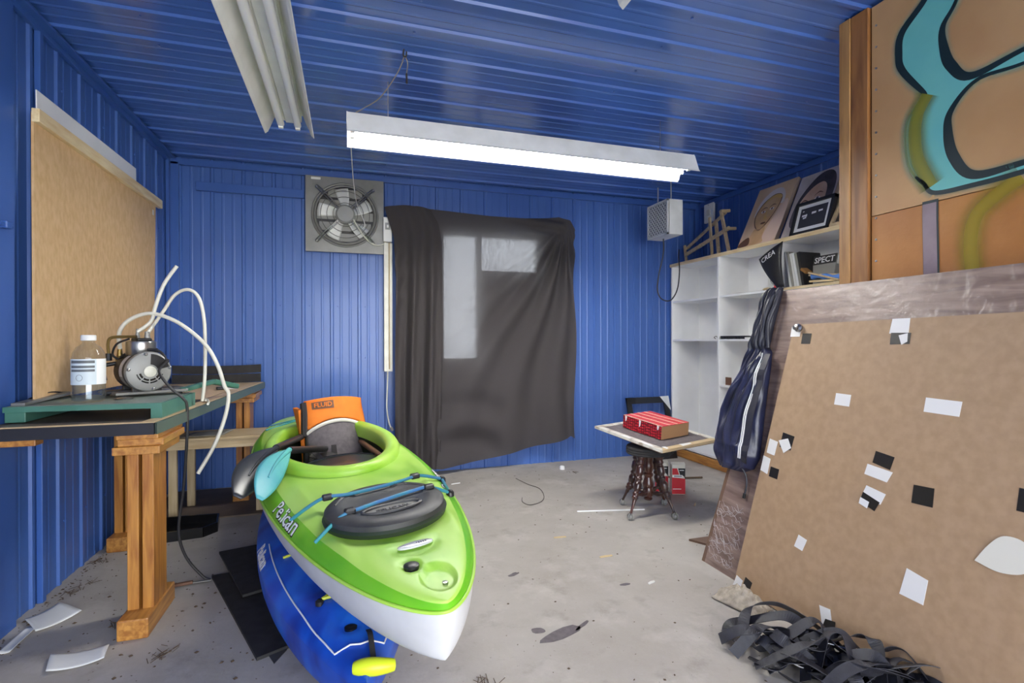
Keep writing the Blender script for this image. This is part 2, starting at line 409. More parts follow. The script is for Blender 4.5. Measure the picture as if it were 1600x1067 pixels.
def foil():      # red box side: small diagonal scale print
    m = bpy.data.materials.new('red_scale_print'); m.use_nodes = True; t = m.node_tree; n = t.nodes; L = t.links; p = n['Principled BSDF']
    tc = n.new('ShaderNodeTexCoord'); mp = n.new('ShaderNodeMapping'); mp.inputs['Rotation'].default_value = (0, .7, .0); mp.inputs['Scale'].default_value = (1, 1, 1.5); L.new(tc.outputs['Object'], mp.inputs[0])
    v = n.new('ShaderNodeTexVoronoi'); v.inputs['Scale'].default_value = 48; v.inputs['Randomness'].default_value = .25; L.new(mp.outputs[0], v.inputs['Vector'])
    rp = n.new('ShaderNodeValToRGB'); e = rp.color_ramp.elements; e[0].position = .15; e[0].color = rgb(222, 44, 62); e[1].position = .55; e[1].color = rgb(104, 8, 20)
    L.new(v.outputs['Distance'], rp.inputs[0]); L.new(rp.outputs[0], p.inputs['Base Color']); p.inputs['Roughness'].default_value = .35
    MATS['red_scale_print'] = m
foil()
mt = mat('lamp_tube_lit', (1, 1, 1, 1), .4, emit=(1.0, .98, .94, 1), es=TUBE)
mat('lamp_tube_off', rgb(240, 240, 238), .25)

# ------------------------------------------------------------------ the room
struct(MB().box((XL-.3, YF-.02, -.12), (XR+.3, YB+.12, 0)).build('floor', 'concrete'))
struct(MB().box((-14, -16, -.16), (16, YF-.03, -.03)).build('ground_outside', 'outside_ground'))
ceil = struct(MB().box((XL-.12, YF-.12, H+.02), (XR+.12, YB+.12, H+.14)).build('ceiling', 'blue_trim'))
wl = struct(MB().box((XL-.12, YF-.1, 0), (XL-.02, YB+.1, H+.02)).build('wall_left', 'blue_trim'))
wr = struct(MB().box((XR+.02, YF-.1, 0), (XR+.12, YB+.1, H+.02)).build('wall_right', 'blue_trim'))
bk = MB()
bk.box((XL-.02, YB+.02, 0), (WIN[0], YB+.12, H+.02)); bk.box((WIN[1], YB+.02, 0), (XR+.02, YB+.12, H+.02))
bk.box((WIN[0], YB+.02, 0), (WIN[1], YB+.12, WIN[2])); bk.box((WIN[0], YB+.02, WIN[3]), (WIN[1], YB+.12, H+.02))
wb = struct(bk.build('wall_back', 'blue_trim'))
fr = MB()
fr.box((XL-.02, YF-.1, 0), (-.9, YF, H+.02)); fr.box((3.2, YF-.1, 0), (XR+.02, YF, H+.02)); fr.box((-.9, YF-.1, 2.35), (3.2, YF, H+.02))
wf = struct(fr.build('wall_front', 'blue_trim'))

def profile(w0, w1, first, pitch, hmaj=.011, hmin=.0022):
    """cross-section of ribbed steel sheet between w0 and w1: list of (w, height)"""
    pts = [(w0, 0.)]
    k = math.floor((w0-first)/pitch)-1
    while first+k*pitch < w1+pitch:
        c = first+k*pitch
        seq = [(c-.016, 0), (c-.009, hmaj), (c+.009, hmaj), (c+.016, 0)]
        for q in (1, 2):
            m_ = c+pitch*q/3; seq += [(m_-.012, 0), (m_-.006, hmin), (m_+.006, hmin), (m_+.012, 0)]
        pts += [q for q in seq if w0 < q[0] < w1]; k += 1
    def hgt(x):
        d = abs((x-first+pitch/2) % pitch-pitch/2)
        return hmaj*max(0, min(1, (.016-d)/.007))
    pts[0] = (w0, hgt(w0)); pts.append((w1, hgt(w1)))
    return pts
def sheet(name, material, parent, axis, w0, w1, a0, a1, first, pitch, base, hole=None):
    """axis 'B' back wall, 'L' left, 'R' right, 'C' ceiling; a0..a1 runs along the ribs"""
    pr = profile(w0, w1, first, pitch); mb = MB()
    def P(wv, hv, a):
        if axis == 'B': return (wv, base-hv, a)
        if axis == 'L': return (base+hv, wv, a)
        if axis == 'R': return (base-hv, wv, a)
        return (a, wv, base-hv)
    for (wa, ha), (wb_, hb) in zip(pr[:-1], pr[1:]):
        spans = [(a0, a1)]
        if hole and hole[0] < (wa+wb_)/2 < hole[1]: spans = [(a0, hole[2]), (hole[3], a1)]
        for s0, s1 in spans:
            mb.add([P(wa, ha, s0), P(wb_, hb, s0), P(wb_, hb, s1), P(wa, ha, s1)], [(0, 1, 2, 3)])
    return mb.build(name, material, parent)
def run(axis, parent, material, lo, hi, first, pitch, a0, a1, base, hole=None):
    step = pitch*4; w_ = first-pitch*.5
    while w_ > lo: w_ -= step
    while w_ < hi:
        p0, p1 = max(lo, w_), min(hi, w_+step)
        if p1-p0 > .01: sheet('steel_sheet', material, parent, axis, p0, p1, a0, a1, first, pitch, base, hole)
        w_ += step
run('B', wb, 'blue_steel', XL, XR, -1.288, .2286, 0.0, H+.01, YB+.014, WIN)
run('L', wl, 'blue_steel', YF, YB, .35, .2286, 0.0, H+.01, XL-.008)
run('R', wr, 'blue_steel', YF, YB, .25, .2286, 0.0, H+.01, XR+.008)
run('C', ceil, 'blue_steel_ceiling', YF, YB, 1.965-.2434*18, .2434, XL-.01, XR+.01, H+.012)

# corner trims
def trim(k, boxes, m='blue_trim'):
    mb = MB()
    for a, b in boxes: mb.box(a, b, bev=.002)
    return struct(mb.build('trim_%d' % k, m))
trim(1, [((XL-.005, YF, H-.045), (XL+.018, YB, H-.004)), ((XL, YF, H-.018), (XL+.055, YB, H-.003))])
trim(2, [((XL, YB-.022, H-.06), (XR, YB+.005, H-.01))])
trim(3, [((XR-.018, 1.8, H-.05), (XR+.005, YB, H-.004))])
trim(4, [((XL-.004, YB-.06, 0), (XL+.018, YB, H-.04)), ((XL, YB-.022, 0), (XL+.075, YB+.004, H-.04))])
trim(5, [((XR-.018, YB-.06, 0), (XR+.004, YB, H-.05)), ((XR-.06, YB-.022, 0), (XR, YB+.004, H-.05))])
trim(6, [((-1.168, YB-.03, 2.408), (-.362, YB-.002, 2.478))])
trim(7, [((XL-.004, 2.56, 0), (XL+.022, 2.70, H-.045)), ((XL-.004, 2.90, 0), (XL+.02, 2.93, H-.045))])
# screws: one joined part each, far too small to pick apart
def screws(parent, pts, nrm, rad=.006):
    mb = MB(); nrm = Vector(nrm)
    q = nrm.to_track_quat('Z', 'Y').to_matrix().to_4x4()
    for p_ in pts:
        m_ = q.copy(); m_.translation = Vector(p_); mb.lathe([(rad, 0), (rad, .003), (rad*.5, .005)], 6, m_)
    o = mb.build('screws', 'blue_trim', parent); o['kind'] = 'stuff'; return o
screws(ceil, [(x_, 1.965+.2434*k+.045, H+.01) for k in range(-8, 12) for x_ in (-.9, .3, 1.5, 2.7)], (0, 0, -1))
screws(wb, [(-1.288+.2286*k+.05, YB+.012, z_) for k in range(0, 22) for z_ in (.45, 1.05, 1.5) if not (.3 < -1.288+.2286*k < 2.1)], (0, -1, 0))
screws(wl, [(XL-.006, .35+.2286*k+.05, z_) for k in range(0, 19) for z_ in (.3, 1.0, 2.05, 2.45)], (1, 0, 0))

# window behind the curtains
win = bpy.data.objects.new('window_1', None); col.objects.link(win); struct(win)
win.location = ((WIN[0]+WIN[1])/2, YB+.05, WIN[2])
x0, x1, z0, z1 = WIN
f_ = MB()
for a, b in (((x0, z0), (x1, z0+.035)), ((x0, z1-.035), (x1, z1)), ((x0, z0), (x0+.03, z1)), ((x1-.03, z0), (x1, z1)), ((1.14, z0), (1.19, z1))):
    f_.box((a[0], YB+.0, a[1]), (b[0], YB+.09, b[1]), bev=.003)
f_.build('window_frame', 'white_enamel', win)
MB().box((x0+.03, YB+.045, z0+.035), (1.14, YB+.050, z1-.035)).build('pane', 'window_glass', win)
MB().box((1.19, YB+.045, 1.865), (x1-.03, YB+.050, z1-.035)).build('pane', 'window_glass', win)
MB().box((1.19, YB+.03, z0+.035), (x1-.03, YB+.055, 1.865), bev=.003).build('blanking_panel', 'dark_grey', win)

# ------------------------------------------------------------------ painted plywood partition on the right
PX = 2.20
part = struct(MB().box((PX+.002, -1.2, 0), (PX+.1, 1.76, H-.002)).build('wall_partition', 'post_wood'))
MB().box((PX-.012, -1.2, 1.742), (PX+.002, 1.688, H-.01)).build('plywood_panel', 'ply_paint', part)
MB().box((PX-.012, -1.2, 0), (PX+.002, 1.688, 1.738)).build('plywood_panel', 'ply_lower', part)
MB().box((PX-.026, 1.696, 0), (PX+.1, 1.776, H-.004), bev=.003).build('post', 'post_wood_2', part)
MB().box((PX-.030, 1.778, 0), (PX+.1, 1.832, H-.004), bev=.003).build('post', 'post_wood', part)
sc_ = MB()
for k in range(13):
    m_ = Matrix.Rotation(-PI/2, 4, 'Y'); m_.translation = Vector((PX-.012, 1.668, 1.45+k*.093)); sc_.lathe([(.005, 0), (.005, .0015), (.002, .0025)], 8, m_)
q = sc_.build('screws', 'steel', part); q['kind'] = 'stuff'
def PP(y, z, h=0): return Vector((PX-.0125-h, y*1.023, 1.2+(z-1.2)*1.023))
sprayed = thing('spray_painting', 'turquoise and black spray painted letter on brown plywood', 'graffiti', (PX-.0125, 1.3, 1.75))
outer_a = [(1.36, 2.63), (1.435, 2.523), (1.522, 2.443), (1.535, 2.361), (1.519, 2.285), (1.43, 2.15)]
outer_b = [(1.43, 2.15), (1.492, 2.085), (1.505, 2.011), (1.492, 1.897), (1.445, 1.815), (1.40, 1.762)]
outer_c = [(1.40, 1.762), (1.27, 1.755), (1.132, 1.758), (.95, 1.775), (.72, 1.805), (.5, 1.835)]
inner_up = [(1.26, 2.63), (1.325, 2.454), (1.372, 2.379), (1.367, 2.293), (1.343, 2.219), (1.281, 2.150), (1.132, 2.163), (.95, 2.178), (.72, 2.185), (.5, 2.165)]
inner_lo = [(.5, 2.158), (.72, 2.13), (.95, 2.118), (1.132, 2.118), (1.262, 2.126), (1.343, 2.054), (1.354, 1.977), (1.334, 1.877), (1.272, 1.792), (1.132, 1.788), (.95, 1.80), (.72, 1.825), (.5, 1.84)]
def sp2(p_, n=6): return [(v.x, v.y) for v in spline([(a, b, 0) for a, b in p_], n)]
poly = sp2(outer_a)[:-1]+sp2(outer_b)[:-1]+sp2(outer_c)+sp2(inner_lo)[::-1]+sp2(inner_up)[::-1]
MB().prism([PP(a, b) for a, b in poly], (-.0006, 0, 0)).build('turquoise_paint', 'spray_teal', sprayed)
def soft(name, c, k=.75):   # sprayed stroke: paint thins towards its edges
    m = bpy.data.materials.new(name); m.use_nodes = True; t = m.node_tree; n = t.nodes; L = t.links
    p = n['Principled BSDF']; p.inputs['Base Color'].default_value = c; p.inputs['Roughness'].default_value = .5
    at = n.new('ShaderNodeAttribute'); at.attribute_name = 'across'
    mr = n.new('ShaderNodeMapRange'); mr.interpolation_type = 'SMOOTHSTEP'; mr.inputs[3].default_value = k; mr.inputs[4].default_value = 0
    L.new(at.outputs['Fac'], mr.inputs[0]); L.new(mr.outputs[0], p.inputs['Alpha']); MATS[name] = m
soft('spray_soft_teal', rgb(126, 186, 168), .55); soft('spray_soft_olive', rgb(134, 132, 40), .95); soft('spray_soft_lime', rgb(158, 138, 28), .8); soft('spray_soft_black', rgb(18, 36, 40), 1.0)
def stroke(name, m, path, wd, h, softed=False):
    pts = sp2(path, 8); n = len(pts); mb = MB(); rows = (-1, -.5, 0, .5, 1) if softed else (-1, 1); att = []
    for i, (a, b) in enumerate(pts):
        p0 = pts[max(i-1, 0)]; p1 = pts[min(i+1, n-1)]; t = Vector((p1[0]-p0[0], p1[1]-p0[1])); t.normalize()
        ww = wd(i/(n-1)) if callable(wd) else wd
        for k in rows:
            mb.v.append(PP(a-t.y*ww*k/2, b+t.x*ww*k/2, h)); att.append(abs(k))
    R_ = len(rows)
    for i in range(n-1):
        for k in range(R_-1): mb.f.append((i*R_+k, i*R_+k+1, (i+1)*R_+k+1, (i+1)*R_+k))
    o = mb.build(name, m, sprayed)
    if softed:
        a = o.data.attributes.new('across', 'FLOAT', 'POINT')
        for i, v_ in enumerate(att): a.data[i].value = v_
    return o
stroke('overspray', 'spray_soft_teal', outer_a, .075, .0002, True); stroke('overspray', 'spray_soft_teal', outer_b, .075, .0002, True)
stroke('overspray', 'spray_soft_teal', outer_c, .05, .0002, True)
stroke('overspray', 'spray_soft_teal', inner_up, .07, .0002, True); stroke('overspray', 'spray_soft_teal', inner_lo, .06, .0002, True)
tap = lambda w_: (lambda t: w_*(.35+.65*math.sin(PI*min(1, max(0, t)))**.5))
stroke('outline', 'spray_black', outer_a, tap(.03), .0010); stroke('outline', 'spray_black', inner_up, lambda t: .012+.024*math.exp(-((t-.42)/.2)**2), .0010)
stroke('outline', 'spray_black', inner_lo, lambda t: .011+.026*math.exp(-((t-.58)/.17)**2), .0010); stroke('outline', 'spray_black', [(1.47, 1.845), (1.44, 1.81), (1.40, 1.762), (1.27, 1.755), (1.132, 1.758), (.95, 1.775), (.72, 1.805), (.5, 1.835)], tap(.018), .0013)
stroke('olive_stroke', 'spray_soft_olive', [(1.425, 2.15), (1.462, 2.085), (1.472, 2.0), (1.458, 1.9), (1.41, 1.79)], .12, .0013, True)
stroke('lime_stroke', 'spray_soft_lime', [(1.13, 1.74), (1.18, 1.715), (1.25, 1.66), (1.275, 1.60), (1.28, 1.52), (1.27, 1.40), (1.27, 1.25)], .13, .0010, True)
stroke('mauve_bar', 'spray_black', [(1.415, 1.737), (1.415, 1.66), (1.412, 1.5), (1.41, 1.35)], .058, .0010)
stroke('mauve_bar', 'spray_mauve', [(1.418, 1.726), (1.418, 1.66), (1.415, 1.5), (1.413, 1.35)], .05, .0014)

# ------------------------------------------------------------------ fluorescent fixtures
def fixture(name, label, cx, cy, length, along, lit):
    """rims at z 2.315, housing top at 2.445; along 'x' or 'y'"""
    t = thing(name, label, 'ceiling light', (cx, cy, 2.445), (0, 0, 0 if along == 'x' else PI/2), 'hanging strip lights')
    hl = length/2
    def extr(name_, prof, m):     # closed (y, z) profile along local x
        return MB().prism([(-hl, a, b) for a, b in prof], (length, 0, 0)).build(name_, m, t, local=True)
    extr('housing', [(-.055, 0), (.055, 0), (.06, -.045), (.025, -.05), (.018, -.06), (-.018, -.06), (-.025, -.05), (-.06, -.045)], 'white_enamel')
    for s in (-1, 1):
        pr = [(.055, -.004), (.068, -.010), (.112, -.118), (.124, -.130), (.121, -.131), (.108, -.119), (.064, -.014), (.056, -.02)]
        extr('reflector', [(s*a, b) for a, b in pr], 'white_enamel')
    for s in (-1, 1):
        m_ = Matrix.Rotation(PI/2, 4, 'Y')
        tb = MB().tube([(-hl+.03, s*.042, -.082), (hl-.03, s*.042, -.082)], .018, 14).build('tube', 'lamp_tube_lit' if lit else 'lamp_tube_off', t, smooth=True, local=True)
        for e in (-1, 1):
            MB().box((e*(hl-.03)-.012, s*.042-.012, -.105), (e*(hl-.03)+.012, s*.042+.012, -.04), bev=.003).build('lamp_holder', 'white_plastic', t, local=True)
    MB().box((-hl-.002, -.06, -.05), (-hl+.004, .06, 0)).build('end_plate', 'white_enamel', t, local=True)
    MB().box((hl-.004, -.06, -.05), (hl+.002, .06, 0)).build('end_plate', 'white_enamel', t, local=True)
    for e in (-.8, .8):
        MB().tube([(e*hl, 0, 0), (e*hl, 0, H-.0-2.445)], .002, 6).build('hanger', 'steel', t, local=True)
    return t
fixture('strip_light', 'lit white fluorescent strip light hanging before the back wall', 1.10, 3.0, 2.22, 'x', True)
fixture('strip_light', 'unlit white strip light above the workbench, running towards the back wall', -.305, 3.04-1.11, 2.22, 'y', False)
fixture('strip_light', 'unlit white strip light at the top edge with only its end in view', .76, 1.55-1.11, 2.22, 'y', False)

# light cord and hook on the ceiling
t = thing('ceiling_cord', 'thin grey cord looped over a dark ceiling hook above the lit strip light', 'cord', (.265, 2.64, H))
MB().tube(spline([(.265, 2.64, H), (.262, 2.64, H-.03), (.275, 2.64, H-.035), (.278, 2.64, H-.01)], 6), .004, 6).build('hook', 'wire_black', t)
MB().tube(spline([(.268, 2.64, H-.03), (.24, 2.70, H-.09), (.16, 2.83, H-.17), (.08, 2.93, 2.47), (.03, 2.96, 2.447)], 8), .0028, 6).build('cord', 'wire_grey', t, smooth=True)
MB().tube(spline([(.27, 2.64, H-.03), (.285, 2.655, H-.06), (.28, 2.66, H-.11)], 8), .0028, 6).build('cord_end', 'wire_grey', t, smooth=True)
MB().tube([(.28, 2.66, H-.11), (.281, 2.66, H-.16)], .005, 6).build('plug', 'wire_black', t)
t = tag(MB().tube(spline([(.0, 2.95, 2.40), (.01, 3.2, 2.38), (.03, 3.9, 2.36), (.06, 4.45, 2.34), (.10, 4.60, 2.28), (.13, 4.64, 2.20), (.10, 4.645, 2.16)], 10), .0035, 6).build('lamp_cable', 'white_plastic', None, smooth=True), 'thin white cable hanging from the lit strip light past the wall fan', 'cable')

# ------------------------------------------------------------------ exhaust fan
FX, FZ = -.03, 2.28
fan = thing('exhaust_fan', 'square grey exhaust fan with wire guard mounted on the blue back wall', 'fan', (FX, 4.70, FZ-.315))
def ringplate(cx, cz, hw, hh, rad, y0, y1, n=40):
    mb = MB(); outer = []; inner = []
    for k in range(n):
        a = 2*PI*k/n; c_, s_ = math.cos(a), math.sin(a); q_ = min(hw/max(abs(c_), 1e-6), hh/max(abs(s_), 1e-6))
        outer.append((cx+c_*q_, cz+s_*q_)); inner.append((cx+c_*rad, cz+s_*rad))
    V_ = [(a, y0, b) for a, b in outer]+[(a, y0, b) for a, b in inner]+[(a, y1, b) for a, b in outer]+[(a, y1, b) for a, b in inner]
    F_ = []
    for k in range(n):
        k2 = (k+1) % n
        F_ += [(k, k2, n+k2, n+k), (2*n+k, 3*n+k, 3*n+k2, 2*n+k2), (k, 2*n+k, 2*n+k2, k2), (n+k, n+k2, 3*n+k2, 3*n+k)]
    return mb.add(V_, F_)
ringplate(FX, FZ, .32, .32, .245, 4.672, 4.692, 64).build('mounting_plate', 'grey_metal', fan)
bz = MB()
def circ(cx, y, cz, rad, n=40): return [(cx+rad*math.cos(2*PI*k/n), y, cz+rad*math.sin(2*PI*k/n)) for k in range(n)]
for rr, y_ in ((.268, 4.665), (.247, 4.66)): bz.tube(circ(FX, y_, FZ, rr), .010, 8, closed=True)
bz.build('venturi_ring', 'grey_metal', fan, smooth=True)
MB().lathe([(.246, 0), (.246, .004)], 40, Matrix.Translation((FX, 4.706, FZ)) @ Matrix.Rotation(PI/2, 4, 'X')).build('back_shutter', 'dark_grey', fan)
for k in range(5):
    zc = FZ-.19+k*.095; hw = math.sqrt(max(.01, .244**2-(zc-FZ)**2))-.012
    MB().box((FX-hw, 4.694, zc-.036), (FX+hw, 4.698, zc+.036), Matrix.Translation((0, 0, 0))).build('louver', 'louver', fan)
for k in range(5):
    a0 = 2*PI*k/5+.35
    def bl(i, j, a0=a0):
        rr = .055+.175*i; wd = (.75-.25*i)*(j-.5)
        an = a0+wd+.12*i
        return (FX+rr*math.cos(an), 4.672+.035*(j-.5)*(1-.3*i), FZ+rr*math.sin(an))
    MB().grid(8, 8, bl).build('blade', 'fan_blade', fan, smooth=True, solid=.003)
MB().lathe([(.078, 0), (.078, .05), (.066, .062), (.0, .064)], 28, Matrix.Translation((FX, 4.672, FZ)) @ Matrix.Rotation(PI/2, 4, 'X')).build('motor', 'motor_grey', fan, smooth=True)
gd = MB()
for rr in (.10, .15, .20, .235): gd.tube(circ(FX, 4.64, FZ, rr), .0022, 6, closed=True)
gd.build('guard_ring', 'grille_wire', fan)
for k in range(4):
    a = PI/4+k*PI/2
    for d_ in (-.010, .010):
        ox, oz = -math.sin(a)*d_, math.cos(a)*d_
        MB().tube([(FX+.07*math.cos(a)+ox, 4.635, FZ+.07*math.sin(a)+oz), (FX+.30*math.cos(a)+ox, 4.648, FZ+.30*math.sin(a)+oz), (FX+.33*math.cos(a)+ox, 4.668, FZ+.33*math.sin(a)+oz)], .005, 8).build('strut', 'steel', fan, smooth=True)
    MB().lathe([(.012, 0), (.012, .008), (.005, .012)], 8, Matrix.Translation((FX+.325*math.cos(a), 4.672, FZ+.325*math.sin(a))) @ Matrix.Rotation(PI/2, 4, 'X')).build('bolt', 'steel', fan)
MB().box((FX-.275, 4.668, FZ+.288), (FX-.20, 4.672, FZ+.308)).build('rating_label', 'paper', fan)
MB().tube(spline([(FX+.06, 4.63, FZ-.03), (FX+.14, 4.64, FZ-.16), (FX+.22, 4.655, FZ-.235), (FX+.30, 4.66, FZ-.24), (FX+.34, 4.66, FZ-.21)], 8), .006, 8).build('power_cable', 'hose', fan, smooth=True)

# ------------------------------------------------------------------ switch box, raceway and dangling lead left of the curtain
t = thing('switch_raceway', 'white switch box on a long vertical cable cover beside the curtain', 'switch', (.325, 4.66, .93))
MB().box((.284, 4.625, 2.065), (.358, 4.705, 2.28), bev=.006).build('switch_box', 'white_plastic', t)
MB().box((.30, 4.62, 2.17), (.34, 4.626, 2.23), bev=.002).build('cover_plate', 'motor_grey', t)
MB().box((.312, 4.616, 2.185), (.328, 4.621, 2.21), bev=.002).build('switch', 'white_plastic', t)
MB().box((.290, 4.655, .93), (.362, 4.705, 2.06), bev=.003).build('cover_strip', 'hose', t)
MB().tube([(.335, 4.648, 2.06), (.335, 4.65, .95)], .006, 8).build('cable', 'pale_wood_z', t)
MB().tube(spline([(.32, 4.66, .94), (.316, 4.655, .8), (.311, 4.65, .62), (.325, 4.65, .5), (.345, 4.645, .435)], 8), .006, 8).build('lead', 'hose', t, smooth=True)
MB().tube([(.345, 4.645, .44), (.362, 4.64, .41)], .013, 8).build('plug', 'wire_grey', t)

# ------------------------------------------------------------------ curtains
def lerp(tab, x):
    if x <= tab[0][0]: return tab[0][1]
    for (a, b), (c, d) in zip(tab[:-1], tab[1:]):
        if x <= c: return b+(d-b)*(x-a)/(c-a)
    return tab[-1][1]
def curtR(i, j):
    x = .66+i*(2.115-.66)
    top = lerp([(.66, 2.385), (.9, 2.375), (1.25, 2.36), (1.6, 2.36), (1.95, 2.40), (2.06, 2.375), (2.115, 2.28)], x)
    bot = lerp([(.66, .07), (.78, .055), (1.0, .075), (1.3, .12), (1.6, .17), (1.85, .215), (2.03, .25), (2.07, .27), (2.115, .24)], x)
    z = top+(bot-top)*j
    dx, dz = 2.04-x, 2.38-z; ang = math.atan2(dx, max(dz, .001)); rad = math.hypot(dx, dz)
    fold = math.sin(ang*26+.9*math.sin(rad*3))*.034*ssmooth(.05, .4, rad)*(1-ssmooth(.55, 1.0, ang))
    sag = .03*math.sin((z*1.0+.35*(x-1.0)**2*2.2)*17)*(1-ssmooth(.5, 1.0, z))*(1-ssmooth(1.15, 1.5, x))
    topf = .026*math.sin((2.4-z)*48-(x-1.4)*5)*ssmooth(1.35, 1.7, x)*(1-ssmooth(1.95, 2.05, x))*(1-ssmooth(.05, .30, 2.4-z))
    y = 4.655-fold-sag-topf-.03*ssmooth(1.2, .3, z)-.02*ssmooth(2.02, 2.1, x)+.012*noise.noise((x*3, z*2, 4))
    x -= .02*math.sin(z*4)*ssmooth(1.9, 2.1, x)
    return (x, y, z)
o = MB().grid(150, 130, curtR).build('curtain', 'curtain_cloth', None, smooth='full')
tag(o, 'wide sheer black curtain with daylight glowing through it', 'curtain', 'black curtains')
def curtL(i, j):
    top = lerp([(0, 2.36), (.3, 2.385), (.7, 2.39), (1, 2.37)], i)
    bot = lerp([(0, .20), (.4, .14), (.8, .07), (1, .045)], i)
    z = top+(bot-top)*j
    x0_ = lerp([(0, .29), (.12, .37), (.3, .385), (.6, .375), (1, .375)], j); x1_ = lerp([(0, .69), (.05, .76), (.12, .795), (.5, .80), (1, .775)], j)
    x = x0_+(x1_-x0_)*i
    amp = .009+.024*ssmooth(.05, .35, j)
    y = 4.600-amp*math.sin(i*17+1.6*math.sin(j*3))-.010*math.sin(i*33+j*5)*ssmooth(.1, .5, j)-.02*j
    # crumpled pleats on the left shoulder
    y -= .014*math.sin(j*70+i*9)*ssmooth(.12, .2, j)*(1-ssmooth(.3, .5, j))*(1-ssmooth(.1, .4, i))
    y -= .03*math.exp(-((i-.78)/.03)**2)*ssmooth(.3, .6, j)*.3
    return (x, y, z)
o = MB().grid(110, 90, curtL).build('curtain', 'curtain_thick', None, smooth='full')
tag(o, 'narrow opaque black curtain hanging in pleats beside the white cable cover', 'curtain', 'black curtains')

# ------------------------------------------------------------------ heater
ht = thing('space_heater', 'white box heater with perforated grille hanging from the ceiling', 'heater', (2.83, 4.2, 2.165))
hx0, hx1, hy0, hy1, hz0, hz1 = 2.75, 2.915, 4.04, 4.37, 2.165, 2.485
mb = MB()
mb.box((hx0+.01, hy0, hz0), (hx1, hy1, hz1), bev=.004)
mb.box((hx0, hy0, hz0), (hx0+.02, hy0+.016, hz1)); mb.box((hx0, hy1-.016, hz0), (hx0+.02, hy1, hz1)); mb.box((hx0, hy0, hz0), (hx0+.02, hy1, hz0+.016)); mb.box((hx0, hy0, hz1-.016), (hx0+.02, hy1, hz1))
mb.build('casing', 'white_enamel', ht)
MB().box((hx0+.006, hy0+.016, hz0+.016), (hx0+.009, hy1-.016, hz1-.016)).build('grille_back', 'print_grey', ht)
g = MB(); n_ = 13
for k in range(-n_, n_+1):
    for s in (-1, 1):
        c_ = k*.042; pts = []
        for q in range(41):
            yy = hy0+.016+(hy1-hy0-.032)*q/40; zz = (hz0+hz1)/2+s*(yy-(hy0+hy1)/2)*1.0+c_
            if hz0+.014 < zz < hz1-.014: pts.append((hx0+.003, yy, zz))
        if len(pts) > 1: g.beam(pts[0], pts[-1], .009, .003, up=(1, 0, 0))
q = g.build('grille', 'white_enamel', ht); q['kind'] = 'stuff'
for y_ in (hy0+.06, hy1-.06): MB().tube([(2.83, y_, hz1), (2.83, y_, H)], .006, 8).build('hanger_rod', 'steel', ht)
MB().tube(spline([(2.85, 4.25, hz0), (2.86, 4.27, 2.02), (2.83, 4.30, 1.82), (2.83, 4.32, 1.68), (2.89, 4.34, 1.60), (2.99, 4.34, 1.59), (3.08, 4.36, 1.70), (3.12, 4.38, 1.88), (3.14, 4.42, 2.02), (3.2, 4.5, 2.12)], 10), .006, 8).build('power_cord', 'wire_black', ht, smooth=True)
t = thing('wall_thermostat', 'small white control plate on the right blue wall above the easel', 'thermostat', (3.6, 4.52, 2.43))
MB().box((3.58, 4.455, 2.43), (3.606, 4.60, 2.625), bev=.004).build('plate', 'white_plastic', t)
MB().box((3.572, 4.50, 2.50), (3.582, 4.55, 2.56), bev=.002).build('dial_cover', 'hose', t)
for zz in (2.45, 2.605): MB().box((3.577, 4.525, zz), (3.581, 4.533, zz+.008)).build('screw', 'steel', t)
t = tag(MB().box((XL-.005, 2.605, 1.66), (XL+.045, 2.64, 1.69), bev=.004).tube([(XL+.03, 2.58, 1.675), (XL+.03, 2.66, 1.675)], .009, 8).build('door_latch', 'blue_trim'), 'small blue steel latch on the left wall', 'latch')

# ------------------------------------------------------------------ white shelving
SX0, SX1 = 3.25, 3.595
ys = [4.70, 3.98, 3.27, 2.56, 1.86]
sh = thing('shelving_unit', 'tall white shelving unit with pine top edge along the right wall', 'shelf', (3.42, 3.3, 0))
for y_ in ys: MB().box((SX0, y_-.010, 0), (SX1, y_+.010, 1.97), bev=.001).build('upright', 'white_paint', sh)
MB().box((SX1-.008, 1.86, 0), (SX1, 4.70, 1.97)).build('back_panel', 'white_paint', sh)
MB().box((SX0-.002, 1.84, 1.97), (SX1+.005, 4.715, 1.996)).build('top_board', 'white_paint', sh)
MB().box((SX0-.012, 1.84, 1.968), (SX0-.002, 4.715, 1.999)).build('top_edging', 'pine_y', sh)
for b in range(4):
    ya, yb_ = ys[b+1]+.010, ys[b]-.010
    zs = [.1, 1.2, 1.6] if b == 0 else [.1, .78, 1.2, 1.6]
    for z_ in zs:
        s_ = MB().box((SX0+.006, ya, z_-.009), (SX1-.008, yb_, z_+.009)).build('shelf', 'white_paint', sh)
        if b == 2 and z_ == 1.6: MB().box((SX0, ya, z_-.010), (SX0+.006, yb_, z_+.010)).build('shelf_edging', 'pine_y', s_)
MB().box((SX0-.02, 1.86, 0.005), (SX0, 4.60, .085), bev=.002).build('kick_board', 'honey_y', sh)

